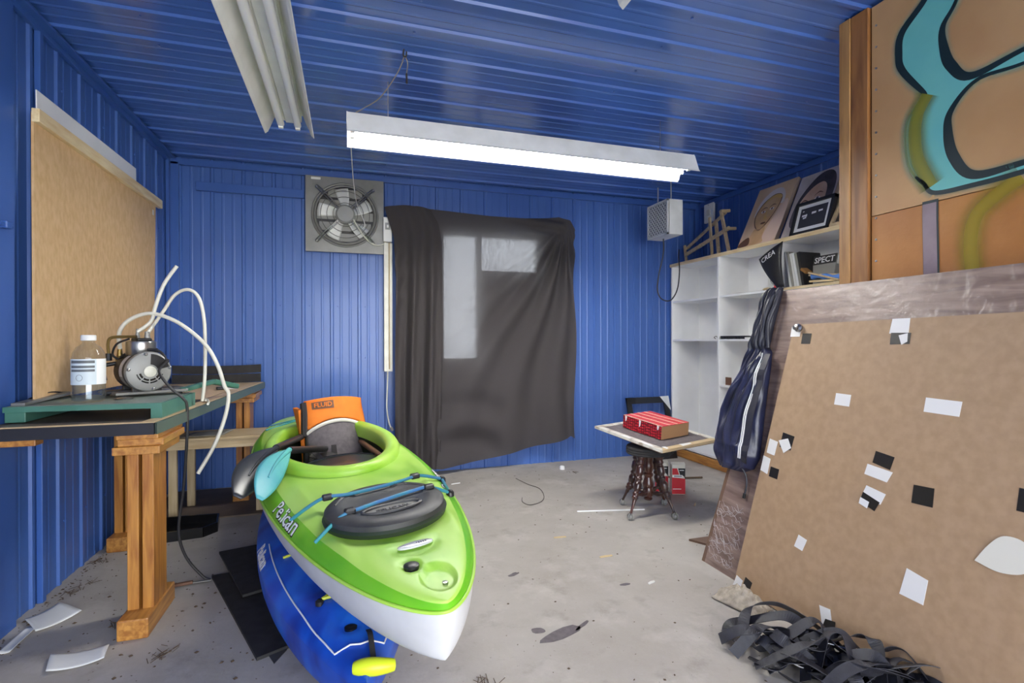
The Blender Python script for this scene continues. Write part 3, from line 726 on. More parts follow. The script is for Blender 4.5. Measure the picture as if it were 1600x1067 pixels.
# things standing in the shelves
def magazine(name, label, y0, y1, tilt, h, x0=3.29, depth=.21, m='mag_grey', z0=1.61, body=None, tm='ink_white'):
    t_ = thing(name, label, 'magazine', (x0, (y0+y1)/2, z0), (tilt, 0, 0), 'magazines on the upper shelf')
    th = (y1-y0)/2
    MB().box((.002, -th+.0012, .002), (depth-.003, th-.0012, h-.003)).build('pages', 'paper', t_, local=True)
    mb_ = MB(); mb_.box((0, -th, 0), (depth, -th+.0012, h)); mb_.box((0, th-.0012, 0), (depth, th, h)); mb_.box((0, -th, 0), (.0012, th, h))
    mb_.build('cover', m, t_, local=True); return t_
mags = [('white spined magazine first in the leaning row', 'paper', .29), ('grey spined magazine second in the leaning row', 'mag_grey', .285), ('pale magazine third in the leaning row', 'paper', .27),
        ('white magazine fourth in the leaning row', 'ink_white', .272), ('light grey magazine fifth in the leaning row', 'mag_grey', .265), ('dark spined magazine sixth in the leaning row', 'mag_dark', .27)]
yy = 3.205
for k, (lb, m_, hh) in enumerate(mags):
    magazine('magazine', lb, yy-.022, yy, -.19, hh, m=m_); yy -= .0235
# cover-out magazine
t = thing('magazine', 'magazine leaning cover-out with large pale block letters on dark cover', 'magazine', (3.37, 3.0, 1.61), (0, 0, 0), 'magazines on the upper shelf')
MB().box((0, -.10, .0), (.008, .10, .235), Matrix.Rotation(.22, 4, 'Y')).build('cover', 'mag_grey', t, local=True)
fn = frame_fn(Matrix.Rotation(.22, 4, 'Y') @ Vector((-.001, 0, 0)), (0, -1, 0), Matrix.Rotation(.22, 4, 'Y') @ Vector((0, 0, 1)), (-1, 0, 0))
MB().add([fn(-.10, .165, .0005), fn(.10, .165, .0005), fn(.10, .235, .0005), fn(-.10, .235, .0005)], [(0, 1, 2, 3)]).build('masthead_band', 'mag_dark', t, local=True)
text('SPECT', .062, 'ink_white', t, lambda a, b, c: fn(a-.0, b+.198, c+.001), bold=.001)
# black magazine sliding over the upright
t = thing('magazine', 'black covered magazine slumped over the shelf divider', 'magazine', (3.235, 3.30, 1.60), (0, 0, 0), 'magazines on the upper shelf')
def slump(i, j):     # i across, j up
    lo = Vector((0, -.035, .004)).lerp(Vector((0, -.098, .014)), i); hi = Vector((.015, .158, .266)).lerp(Vector((.015, -.085, .371)), i)
    p_ = lo.lerp(hi, j); p_.x -= .03*math.sin(j*PI*.8)+.012*math.sin(i*PI); return p_
MB().grid(8, 12, slump).build('cover', 'ink', t, smooth=True, local=True, solid=.006)
def onslump(a, b, c):
    i = .42+a/.23; j = .86+b/.34; p_ = Vector(slump(i, j)); return p_+Vector((-.006-c, 0, 0))
text('CREA', .062, 'ink_white', t, onslump, bold=.0005)
# lighter, papers, keyboard, brushes, cloth
t = thing('red_lighter', 'small red lighter with black cord standing on the upper shelf', 'lighter', (3.31, 3.355, 1.609))
MB().box((3.296, 3.34, 1.609), (3.322, 3.37, 1.69), bev=.005).build('body', 'lighter_red', t)
MB().box((3.299, 3.343, 1.69), (3.319, 3.367, 1.73), bev=.004).build('head', 'black_plastic', t)
MB().tube(spline([(3.30, 3.36, 1.73), (3.29, 3.385, 1.72), (3.29, 3.395, 1.68), (3.30, 3.375, 1.65)], 6), .002, 6).build('cord', 'wire_black', t)
tag(MB().grid(10, 10, lambda i, j: (3.29+.2*i, 3.48+.34*j, 1.6125+.006*noise.noise((i*3, j*3, 1))+.004)).build('loose_paper', 'paper', None, smooth=True, solid=.001), 'curled white paper lying on the upper shelf', 'paper')
tag(MB().grid(10, 10, lambda i, j: (3.575-.010*math.sin(i*PI), 3.42+.3*i, 1.62+.22*j)).build('loose_paper', 'paper', None, smooth=True, solid=.001), 'white sheet propped against the back of the upper shelf', 'paper')
tag(MB().lathe([(.001, 0), (.022, .004), (.03, .012), (.02, .022), (.001, .026)], 10, Matrix.Translation((3.30, 3.44, 1.609)) @ Matrix.Diagonal((1, 1.6, 1, 1))).build('clay_lump', 'chip_wood', None, smooth=True), 'small beige lump near the red lighter on the shelf', 'lump')
t = thing('black_tray', 'long black tray with ragged edge on the middle shelf', 'tray', (3.33, 3.83, 1.209))
MB().box((3.27, 3.66, 1.225), (3.42, 4.0, 1.238), bev=.003).build('tray', 'black_plastic', t)
for k in range(11): MB().box((3.262, 3.67+k*.03, 1.209), (3.275, 3.685+k*.03, 1.228)).build('tooth', 'black_rubber', t)
t = thing('metal_bracket', 'thin dark wire bracket standing on the middle shelf', 'bracket', (3.4, 3.6, 1.209))
MB().tube([(3.42, 3.72, 1.239), (3.42, 3.72, 1.33), (3.42, 3.62, 1.33)], .004, 6).build('wire', 'wire_black', t)
tag(MB().tube(spline([(3.29, 4.02, 1.212), (3.28, 4.04, 1.235), (3.28, 4.07, 1.225), (3.29, 4.06, 1.212)], 6), .003, 6).build('small_hook', 'wire_black'), 'small dark wire hook on the far middle shelf', 'hook')
tag(MB().box((3.29, 3.86, .789), (3.30, 3.93, .86), bev=.001).build('small_picture', 'paint_brown'), 'little brown frame on the lower shelf behind the jacket', 'frame')
t = thing('paint_brush', 'flat paint brush with brown bristles lying on the magazines', 'brush', (3.27, 3.0, 1.66))
MB().beam((3.27, 3.055, 1.735), (3.26, 3.0, 1.70), .05, .018).build('bristles', 'brush_brown', t)
MB().beam((3.26, 3.0, 1.70), (3.255, 2.75, 1.62), .02, .012, bev=.003).build('handle', 'pale_wood', t)
t = tag(MB().grid(30, 12, lambda i, j: (3.285+.022*math.cos(j*2*PI)*(1+.2*math.sin(i*20)), 2.99-.27*i, 1.672-.035*i+.018*math.sin(j*2*PI)*(1+.3*math.sin(i*14+2)))).build('blue_rag', 'blue_cloth', None, smooth=True), 'rolled light blue rag lying across the wooden sticks', 'rag')
for k, (ya, za, yb_, zb, lb) in enumerate([(3.06, 1.69, 2.60, 1.648, 'yellow wooden stick on top of the pile beside the blue rag'), (3.02, 1.655, 2.62, 1.635, 'dark wooden stick behind the blue rag'), (3.0, 1.635, 2.66, 1.616, 'short wooden stick under the blue rag')]):
    tag(MB().beam((3.33-.03*k, ya, za), (3.33-.03*k, yb_, zb), .02, .014, bev=.003).build('wooden_stick', ['pine_y', 'dark_grey', 'pine_y'][k]), lb, 'stick', 'sticks on the upper shelf')

# ------------------------------------------------------------------ on top of the shelves
ea = thing('table_easel', 'small folded beech easel lying on top of the shelves', 'easel', (3.38, 4.3, 2.0))
def eb(name, a, b, w_=.026, th=.018, x=3.38): return MB().beam((x, a[0], a[1]), (x, b[0], b[1]), w_, th, up=(1, 0, 0), bev=.002).build(name, 'pale_wood', ea)
eb('foot_post', (4.655, 2.20), (4.625, 2.0)); eb('upper_rail', (4.65, 2.165), (4.05, 2.41), x=3.40); eb('lower_rail', (4.62, 2.09), (3.96, 2.24), .034, x=3.36)
eb('crossbar', (4.24, 2.40), (4.20, 2.005), x=3.365); eb('crossbar', (4.17, 2.335), (4.13, 2.005), .034, x=3.385); eb('mast', (4.08, 2.43), (3.965, 2.0), .032, x=3.365)
eb('base_bar', (4.20, 2.012), (3.93, 2.012), .03, .022); MB().beam((3.34, 4.05, 2.415), (3.44, 4.05, 2.425), .026, .026, bev=.002).build('top_peg', 'pale_wood', ea)
MB().beam((3.34, 3.975, 2.235), (3.44, 3.97, 2.24), .026, .026, bev=.002).build('ledge_peg', 'pale_wood', ea)
MB().lathe([(.012, 0), (.02, .008), (.02, .018), (.008, .024)], 8, Matrix.Translation((3.35, 4.35, 2.14)) @ Matrix.Rotation(-PI/2, 4, 'Y')).build('wing_nut', 'pale_wood', ea)

def canvas(name, label, cat, bl, br, tl, th, m, edge_m):
    """board leaning back; returns thing and fn(u, v, h) on its face, u, v in 0..1"""
    bl, br, tl = Vector(bl), Vector(br), Vector(tl)
    e1 = br-bl; e2 = tl-bl; e2 = e2-e1*(e2.dot(e1)/e1.dot(e1)); n_ = e1.cross(e2).normalized()
    if n_.x > 0: n_ = -n_
    t_ = thing(name, label, cat, (bl+br)/2)
    off = (bl+br)/2
    MB().prism([bl, br, br+e2, bl+e2], -n_*th).build('backing', edge_m, t_)
    fn_ = lambda a, b, h=0: bl+e1*a+e2*b+n_*h
    MB().add([fn_(.0, .0, .0006), fn_(1, 0, .0006), fn_(1, 1, .0006), fn_(0, 1, .0006)], [(0, 1, 2, 3)]).build('face', m, t_)
    return t_, fn_
def blob(t_, fn_, name, m, pts, h, sm=True):
    P = spline([(a, b, 0) for a, b in pts], 5, closed=True) if sm else [Vector((a, b, 0)) for a, b in pts]
    MB().prism([fn_(v.x, v.y, h) for v in P], fn_(0, 0, .0004)-fn_(0, 0, 0)).build(name, m, t_)
def ell(cx, cy, rx, ry, n=10, rot=0):
    return [(cx+rx*math.cos(2*PI*k/n)*math.cos(rot)-ry*math.sin(2*PI*k/n)*math.sin(rot), cy+rx*math.cos(2*PI*k/n)*math.sin(rot)+ry*math.sin(2*PI*k/n)*math.cos(rot)) for k in range(n)]
t, fn = canvas('portrait_canvas', 'tan painted portrait of a face with a headband, on thick canvas', 'painting', (3.265, 3.755, 2.0), (3.265, 3.335, 2.0), (3.52, 3.80, 2.54), .035, 'paint_tan', 'canvas_edge')
blob(t, fn, 'background_patch', 'paint_pink', [(.62, .05), (.98, .05), (.98, .6), (.85, .66), (.72, .4)], .0012)
blob(t, fn, 'halo', 'paint_halo', [(.16, .5), (.2, .74), (.42, .9), (.68, .90), (.84, .74), (.8, .62), (.5, .8), (.26, .62)], .0016)
blob(t, fn, 'neck', 'paint_skin', [(.28, .04), (.32, .28), (.58, .3), (.62, .12), (.66, .03)], .0018)
blob(t, fn, 'shoulder', 'paint_brown', [(.02, .02), (.06, .10), (.24, .16), (.3, .03)], .0020)
blob(t, fn, 'head_outline', 'paint_brown', [(.22, .42), (.2, .56), (.3, .72), (.52, .82), (.72, .79), (.78, .68), (.72, .5), (.6, .33), (.46, .24), (.32, .3)], .0018)
blob(t, fn, 'head', 'paint_skin', [(.245, .43), (.225, .55), (.315, .7), (.52, .795), (.70, .77), (.755, .68), (.7, .5), (.58, .345), (.46, .262), (.335, .315)], .0024)
blob(t, fn, 'headband', 'paint_gold', [(.26, .60), (.38, .71), (.56, .76), (.74, .72), (.74, .77), (.6, .81), (.42, .775), (.28, .66)], .0030)
for cx, cy in ((.39, .555), (.60, .575)):
    blob(t, fn, 'brow', 'paint_brown', [(cx-.09, cy+.03), (cx, cy+.075), (cx+.09, cy+.05), (cx, cy+.058)], .0030)
    blob(t, fn, 'eye', 'paint_halo', ell(cx, cy, .06, .02), .0030); blob(t, fn, 'pupil', 'paint_brown', ell(cx, cy, .02, .018, 8), .0036)
blob(t, fn, 'nose', 'paint_gold', [(.49, .56), (.53, .45), (.58, .43), (.52, .41), (.46, .43)], .0032)
blob(t, fn, 'mouth', 'paint_brown', ell(.5, .355, .07, .018), .0032)
t, fn = canvas('portrait_canvas', 'grey painted portrait of a dark haired woman half hidden by a framed photo', 'painting', (3.30, 3.31, 2.0), (3.30, 2.93, 2.0), (3.53, 3.36, 2.52), .03, 'paint_grey', 'canvas_edge')
blob(t, fn, 'hair', 'paint_hair', [(.12, .2), (.10, .5), (.22, .74), (.46, .94), (.72, .97), (.9, .85), (.96, .6), (.9, .2), (.5, .1)], .0014)
blob(t, fn, 'face', 'paint_skin_2', [(.2, .2), (.17, .48), (.28, .66), (.46, .78), (.66, .80), (.78, .66), (.78, .3), (.5, .12)], .0022)
for cx, cy in ((.3, .47), (.62, .55)):
    blob(t, fn, 'brow', 'paint_brown', [(cx-.1, cy+.05), (cx, cy+.11), (cx+.11, cy+.07), (cx, cy+.09)], .0030)
    blob(t, fn, 'eye', 'paint_halo', ell(cx, cy, .07, .03), .0030); blob(t, fn, 'pupil', 'paint_hair', ell(cx, cy, .03, .028, 8), .0036)
blob(t, fn, 'hair_lock', 'paint_hair', [(.28, .68), (.5, .82), (.74, .84), (.86, .7), (.8, .9), (.5, .95)], .0028)
# framed black and white photograph
t, fn = canvas('framed_photo', 'black framed dark photograph with white mat leaning on the woman portrait', 'picture frame', (3.262, 3.165, 2.0), (3.262, 2.84, 2.0), (3.335, 3.17, 2.245), .02, 'ink_white', 'black_plastic')
for a, b, c_, d_ in ((-.02, -.02, 1.02, .07), (-.02, .93, 1.02, 1.02), (-.02, -.02, .05, 1.02), (.95, -.02, 1.02, 1.02)):
    MB().prism([fn(a, b, -.022), fn(c_, b, -.022), fn(c_, d_, -.022), fn(a, d_, -.022)], fn(0, 0, .036)-fn(0, 0, 0)).build('frame_bar', 'black_plastic', t)
blob(t, fn, 'photograph', 'print_dark', [(.14, .2), (.86, .2), (.86, .82), (.14, .82)], .0010, False)
for a, b, w_, h_ in ((.2, .55, .12, .06), (.46, .58, .12, .07), (.64, .60, .11, .06), (.24, .48, .09, .05), (.2, .7, .04, .04), (.3, .53, .04, .09)): blob(t, fn, 'light_patch', 'ink_white', [(a, b), (a+w_, b+.01), (a+w_, b+h_), (a, b+h_)], .0016, False)
# pale wooden frame and white board at the post
t = thing('stretcher_frame', 'bare pale wooden frame leaning at the right end of the shelf top', 'picture frame', (3.3, 2.7, 2.0))
for a, b in (((3.27, 2.83, 2.01), (3.49, 2.83, 2.43)), ((3.27, 2.83, 2.01), (3.27, 2.42, 2.01)), ((3.49, 2.83, 2.43), (3.49, 2.42, 2.43)), ((3.27, 2.42, 2.01), (3.49, 2.42, 2.43))):
    MB().beam(a, b, .035, .02, up=(-.88, 0, .46), bev=.002).build('frame_bar', 'pale_wood', t)
tag(MB().prism([(3.44, 3.0, 2.0), (3.44, 2.40, 2.0), (3.56, 2.40, 2.5), (3.56, 3.0, 2.5)], (.008, 0, 0)).build('white_canvas', 'paint_halo'), 'blank pale canvas standing behind the bare wooden frame', 'canvas')

# ------------------------------------------------------------------ workbench on the left
wb_ = thing('workbench', 'long workbench with honey pine legs against the left blue wall', 'workbench', (-1.05, 3.5, 0))
TA = [(-1.34, 2.46), (-.764, 2.46), (-.668, 4.60), (-1.34, 4.60)]
MB().prism([(a, b, .826) for a, b in TA], (0, 0, .040)).build('table_top', 'table_lam', wb_)
MB().prism([(-1.34, 2.46, .8662), (-.764, 2.46, .8662), (-.766, 2.482, .8662), (-1.34, 2.482, .8662)], (0, 0, .0030)).build('edge_strip', 'table_edge_light', wb_)
MB().prism([(-.764, 2.46, .8662), (-.668, 4.60, .8662), (-.735, 4.60, .8662), (-.815, 2.482, .8662)], (0, 0, .0032)).build('edge_strip', 'table_edge_light', wb_)
MB().prism([(-1.34, 3.35, .8662), (-.80, 3.35, .8662), (-.735, 4.60, .8662), (-1.34, 4.60, .8662)], (0, 0, .0028)).build('edge_strip', 'table_edge_light', wb_)
MB().box((-1.34, 2.446, .820), (-.762, 2.460, .866)).build('edge_band', 'table_edge_black', wb_)
MB().prism([(-.7635, 2.46, .820), (-.6675, 4.60, .820), (-.655, 4.60, .820), (-.751, 2.446, .820)], (0, 0, .046)).build('edge_band', 'table_edge_green', wb_)
def leg(x, y, back=False, w_=.10, dep=.16):
    # foot
    ft = MB().box((x-w_/2-.005, y-.09, 0), (x+w_/2+.005, y+.25, .082), bev=.006); fo = ft.build('foot', 'honey_y', wb_)
    for s in (-1, 1): MB().box((x+s*w_*.27-w_*.21, y, .08), (x+s*w_*.27+w_*.21, y+dep, .74), bev=.003).build('leg', 'honey_z', wb_)
    MB().box((x-w_/2-.034, y-.045, .735), (x+w_/2+.034, y+dep+.06, .768), bev=.003).build('cap', 'honey_y', wb_)
    MB().box((x-w_/2-.02, y-.03, .768), (x+w_/2+.044, y+dep+.10, .798), bev=.003).build('cap', 'honey_y', wb_)
    MB().box((x-w_/2-.02, y-.045, .798), (x+w_/2+.030, y+dep+.12, .826), bev=.003).build('cap', 'honey_y', wb_)
leg(-.835, 2.52); leg(-1.262, 3.56); leg(-.775, 4.36)
MB().box((-1.345, 2.52, .785), (-1.19, 2.58, .826), bev=.003).build('wall_cleat', 'honey_y', wb_)

# hardboard sheet and white sheet leaning on the left wall
hb = thing('hardboard_sheet', 'large tan hardboard sheet with pine top rail leaning on the left wall', 'board', (-1.28, 3.5, .94))
MB().prism([(-1.285, 2.725, .94), (-1.285, 4.13, .94), (-1.322, 4.30, 2.21), (-1.322, 2.80, 2.21)], (-.010, 0, 0)).build('sheet', 'mdf', hb)
MB().beam((-1.312, 2.79, 2.195), (-1.312, 4.36, 2.195), .03, .06, bev=.003).build('top_rail', 'pine_y', hb)
MB().box((-1.318, 4.22, 2.09), (-1.3165, 4.245, 2.125)).build('sticker', 'paper', hb)
tag(MB().prism([(-1.334, 2.865, 1.75), (-1.334, 4.0, 1.75), (-1.341, 4.0, 2.34), (-1.341, 2.865, 2.335)], (-.005, 0, 0)).build('white_sheet', 'white_paint'), 'white panel showing above the tan hardboard sheet', 'panel')

# paper trimmer
ct = thing('paper_trimmer', 'green steel paper trimmer lying on the near end of the workbench', 'paper trimmer', (-1.05, 2.82, .8695))
cut = [(-1.335, 2.60), (-.772, 2.575), (-.765, 3.05), (-1.335, 3.07)]
MB().prism([(a, b, .912) for a, b in cut], (0, 0, .022)).build('bed', 'green_enamel', ct)
MB().prism([(-1.325, 2.612, .9341), (-.785, 2.588, .9341), (-.778, 3.04, .9341), (-1.325, 3.06, .9341)], (0, 0, .002)).build('cutting_surface', 'green_top', ct)
MB().box((-1.332, 2.605, .8695), (-1.262, 3.06, .912), bev=.003).build('foot', 'green_enamel', ct)
MB().prism([(-.815, 2.58, .8695), (-.772, 2.578, .8695), (-.765, 3.05, .8695), (-.808, 3.05, .8695)], (0, 0, .0425)).build('foot', 'green_enamel', ct)
MB().beam((-.80, 2.98, .955), (-.735, 3.28, .972), .035, .022, bev=.005).build('blade_arm', 'green_enamel', ct)
MB().beam((-.735, 3.28, .972), (-.655, 3.50, .925), .036, .03, bev=.008).build('arm_handle', 'green_enamel', ct)
MB().beam((-1.30, 2.63, .941), (-1.27, 2.95, .958), .05, .012, bev=.002).build('guide_fence', 'grey_metal', ct)
tag(MB().grid(8, 4, lambda i, j: (-1.315+.02*j+.02*i, 2.73+.20*i, .952+.016*math.sin(i*PI*.9)+.004*j)).build('black_strip', 'black_plastic', None, smooth=True, solid=.004), 'curled black plastic strip at the left end of the green trimmer', 'strip')

# water bottle
BX, BY, BZ = -1.085, 2.70, .9365
bt = thing('water_bottle', 'clear plastic water bottle with white cap and printed label', 'bottle', (BX, BY, BZ))
bp = [(.050, 0), (.058, .006), (.060, .02), (.060, .19), (.056, .215), (.044, .238), (.026, .252), (.022, .258), (.022, .272)]
MB().lathe(bp, 32).build('bottle', 'clear_plastic', bt, smooth=True, local=True)
MB().lathe([(.047, .003), (.056, .01), (.0575, .02), (.0575, .078)], 32).build('water', 'water', bt, smooth=True, local=True)
MB().lathe([(.024, .266), (.0275, .268), (.0275, .288), (.025, .291)], 24).build('cap', 'white_plastic', bt, smooth=True, local=True)
def wrapb(a0, a1, z0_, z1_, rad, m, name):
    return MB().grid(24, 2, lambda i, j: (rad*math.cos(a0+(a1-a0)*i), rad*math.sin(a0+(a1-a0)*i), z0_+(z1_-z0_)*j)).build(name, m, bt, smooth=True, local=True)
va = math.atan2(-BY, -BX)        # towards the viewer's side of the bench
wrapb(va-1.45, va+.45, .078, .188, .0606, 'bottle_label', 'label'); wrapb(va+.45, va+1.5, .078, .188, .0606, 'bottle_label_white', 'label')
for z_, h_ in ((.170, .012), (.150, .010), (.134, .010)): wrapb(va-1.2, va+.35, z_, z_+h_, .0609, 'print_grey', 'label_print')
q = MB()
q.tube([(.0609*math.cos(va-.55+.2*math.cos(a)), .0609*math.sin(va-.55+.2*math.cos(a)), .108+.013*math.sin(a)) for a in [2*PI*k/20 for k in range(20)]], .0008, 5, closed=True)
q.build('label_emblem', 'print_grey', bt, local=True)

# vacuum pump
PL = Vector((-.965, 2.955, .937)); pr_ = math.atan2(-.83, .55)
pu = thing('vacuum_pump', 'grey electric vacuum pump with white hoses standing on the green trimmer', 'pump', PL, (0, 0, pr_))
Rp = Matrix.Rotation(PI/2, 4, 'Y')
def pl(prof, m, name, c_=(0, 0, 0), seg=32): return MB().lathe(prof, seg, Matrix.Translation(c_) @ Rp).build(name, m, pu, smooth=True, local=True)
mc = (0, 0, .118)
pl([(.06, -.135), (.088, -.125), (.092, -.11), (.092, -.02)], 'black_plastic', 'motor_rear', mc)
pl([(.0925, -.02), (.0925, .03)], 'motor_grey', 'motor_shell', mc)
pl([(.093, .03), (.093, .065)], 'black_plastic', 'motor_band', mc)
fp = pl([(.095, .065), (.097, .075), (.092, .09), (.08, .097), (.03, .10), (.0, .10)], 'motor_grey', 'end_bell', mc)
MB().lathe([(.026, .10), (.026, .106), (.02, .109), (0, .109)], 24, Matrix.Translation(mc) @ Rp).build('bearing_cap', 'hose', fp, smooth=True, local=True)
for ring, (r0, r1) in enumerate(((.036, .045), (.050, .060), (.065, .076))):
    for k in range(4):
        a0 = -PI+.20+k*.70; a1 = a0+.58
        def slot(i, j): 
            a = a0+(a1-a0)*i; rr = r0+(r1-r0)*j
            return (.1005-(.006 if rr > .07 else (.003 if rr > .058 else .0005)), rr*math.cos(a), mc[2]+rr*math.sin(a))
        MB().grid(8, 2, slot).build('vent_slot', 'black_gloss', fp, local=True)
def cov(i, j):
    a = .25+1.25*i; rr = .034+.05*j; return (.1015-.006*j, rr*math.cos(a), mc[2]+rr*math.sin(a))
MB().grid(12, 5, cov).build('switch_cover', 'black_plastic', fp, local=True, solid=.004)
for a in (.2, 1.75, 3.0, 4.9): MB().lathe([(.008, 0), (.008, .01), (.004, .013)], 8, Matrix.Translation((.088, .085*math.cos(a), mc[2]+.085*math.sin(a))) @ Rp).build('bolt', 'steel', fp, local=True)
MB().grid(10, 2, lambda i, j: (-.018+.045*j, .0935*math.cos(2.2+1.2*i), mc[2]+.0935*math.sin(2.2+1.2*i))).build('rating_plate', 'silver_ink', pu, local=True)
pl([(.03, 0), (.052, .002)], 'black_plastic', 'gasket', (-.16, 0, .12), 16)
MB().lathe([(.060, .195), (.064, .2), (.064, .255), (.062, .262), (.05, .266), (.0, .266)], 32, Matrix.Translation((-.025, .0, 0))).build('pump_head', 'steel', pu, smooth=True, local=True)
MB().box((-.075, -.03, .263), (.035, .03, .279), bev=.006).build('head_plate', 'black_plastic', pu, local=True)
MB().tube(spline([(-.02, -.02, .285), (-.05, -.06, .285), (-.07, -.11, .28), (-.07, -.122, .25), (-.065, -.12, .20)], 6), .007, 8).build('air_pipe', 'brass', pu, smooth=True, local=True)
MB().tube([(-.065, -.12, .205), (-.065, -.12, .17)], .013, 8).build('filter', 'black_plastic', pu, local=True)
MB().box((-.155, -.075, .12), (-.115, -.035, .19), bev=.006).build('valve_body', 'brass', pu, local=True)
MB().tube([(-.135, -.06, .185), (-.135, -.06, .235)], [.014, .009], 10).build('hose_barb', 'brass', pu, local=True)
MB().tube([(-.14, -.07, .155), (-.15, -.125, .145), (-.15, -.13, .10), (-.148, -.125, .07)], [.010, .012, .018, .018], 10).build('valve_handle', 'black_plastic', pu, smooth=True, local=True)
MB().tube([(-.045, -.01, .28), (-.045, -.01, .325)], [.011, .006], 10).build('hose_barb', 'grey_metal', pu, local=True)
MB().tube([(.01, .015, .262), (.01, .015, .31)], [.014, .010], 10).build('hose_barb', 'grey_metal', pu, local=True)
MB().box((-.13, -.15, .012), (-.02, .19, .026), bev=.004).build('base_plate', 'dark_grey', pu, local=True)
MB().box((.01, -.13, .010), (.085, .17, .024), bev=.004).build('base_plate', 'grey_metal', pu, local=True)
for x_ in (-.09, .05): MB().box((x_-.012, -.06, .02), (x_+.012, .06, .045), bev=.003).build('mount_foot', 'black_plastic', pu, local=True)
for x_, y_ in ((-.11, -.12), (-.11, .15), (.05, -.1), (.05, .14)): MB().lathe([(.014, 0), (.012, .012)], 10, Matrix.Translation((x_, y_, 0))).build('rubber_foot', 'black_rubber', pu, local=True)
MB().lathe([(.034, -.002), (.036, .003), (.02, .008), (.0, .009)], 20, Matrix.Translation((.145, -.115, .0012))).build('metal_disc', 'steel', pu, local=True)
inv = (Matrix.Translation(PL) @ Matrix.Rotation(pr_, 4, 'Z')).inverted()
def wtube(name, m, pts, rad, n=10, seg=10):
    return MB().tube([inv @ v for v in spline(pts, n)], rad, seg).build(name, m, pu, smooth=True, local=True)
w0 = Matrix.Translation(PL) @ Matrix.Rotation(pr_, 4, 'Z')
hA = w0 @ Vector((-.135, -.06, .225)); hB = w0 @ Vector((-.045, -.01, .31)); hC = w0 @ Vector((.01, .015, .30))
wtube('hose', 'hose', [hA, (-1.078, 3.0, 1.247), (-1.036, 3.0, 1.306), (-.953, 3.0, 1.339), (-.86, 3.0, 1.313), (-.774, 3.0, 1.253), (-.697, 3.0, 1.17), (-.648, 3.0, 1.07), (-.619, 3.0, .968), (-.600, 3.0, .923), (-.612, 2.98, .812), (-.66, 2.97, .668), (-.729, 2.95, .534)], .0095)
wtube('hose', 'hose', [hB, (-.945, 3.0, 1.30), (-.925, 3.0, 1.377), (-.888, 3.0, 1.486), (-.831, 3.0, 1.581)], .0088)
wtube('hose', 'hose', [hC, (-.918, 3.08, 1.35), (-.869, 3.1, 1.441), (-.809, 3.1, 1.471), (-.76, 3.1, 1.432), (-.735, 3.1, 1.318), (-.73, 3.1, 1.146), (-.734, 3.1, .986), (-.745, 3.1, .882)], .0085)
wtube('wiring', 'wire_black', [w0 @ Vector((-.115, -.07, .17)), w0 @ Vector((-.05, -.06, .20)), w0 @ Vector((.02, -.01, .222)), w0 @ Vector((.06, .05, .215)), w0 @ Vector((.10, .075, .16))], .006)
wtube('wiring_sleeve', 'black_plastic', [w0 @ Vector((-.01, -.03, .214)), w0 @ Vector((.055, .045, .216))], .013)
wtube('wiring', 'wire_black', [w0 @ Vector((-.02, -.05, .275)), w0 @ Vector((-.06, -.09, .25)), w0 @ Vector((-.09, -.10, .20)), w0 @ Vector((-.08, -.08, .175))], .005)
wtube('power_cord', 'wire_black', [w0 @ Vector((.10, .075, .17)), (-.85, 2.80, 1.06), (-.80, 2.78, .985), (-.75, 2.79, .93), (-.736, 2.80, .885), (-.74, 2.81, .74), (-.765, 2.85, .50), (-.795, 2.88, .28), (-.77, 2.90, .14), (-.70, 2.91, .03), (-.665, 2.905, .010)], .0065)

# bits on the bench
t = thing('black_slat_board', 'two stacked black slats standing at the far end of the workbench', 'slats', (-1.0, 4.55, .87))
MB().grid(14, 2, lambda i, j: (-1.30+.62*i, 4.56+.02*math.sin(i*PI), .870+.066*j+.006*(2*i-1)**2)).build('slat', 'black_rubber', t, solid=.012)
MB().grid(14, 2, lambda i, j: (-1.30+.62*i, 4.565+.02*math.sin(i*PI), .940+.064*j+.010*(2*i-1)**2)).build('slat', 'black_rubber', t, solid=.012)
t = thing('small_pliers', 'small dark pliers lying on the workbench beyond the trimmer handle', 'pliers', (-.82, 3.95, .87))
MB().beam((-.86, 3.93, .880), (-.80, 3.95, .880), .045, .02, bev=.005).build('jaw', 'black_plastic', t)
MB().beam((-.80, 3.95, .878), (-.73, 3.96, .876), .012, .008).build('handle', 'steel', t)
tag(MB().box((-1.20, 3.30, .8695), (-.98, 3.48, .889), bev=.003).build('flat_case', 'dark_grey'), 'flat dark case lying on the bench behind the bottle', 'case')
tag(MB().box((-1.19, 3.16, .8695), (-1.0, 3.26, .895), bev=.002).build('white_ruler', 'white_plastic'), 'white bar lying behind the bottle on the bench', 'bar')
tag(MB().tube(spline([(-.70, 3.02, .874), (-.72, 3.12, .876), (-.75, 3.22, .878), (-.79, 3.30, .876), (-.77, 3.24, .882), (-.74, 3.15, .88)], 8), .006, 8).build('hose_offcut', 'hose', None, smooth=True), 'short loop of white hose lying at the bench edge', 'hose')

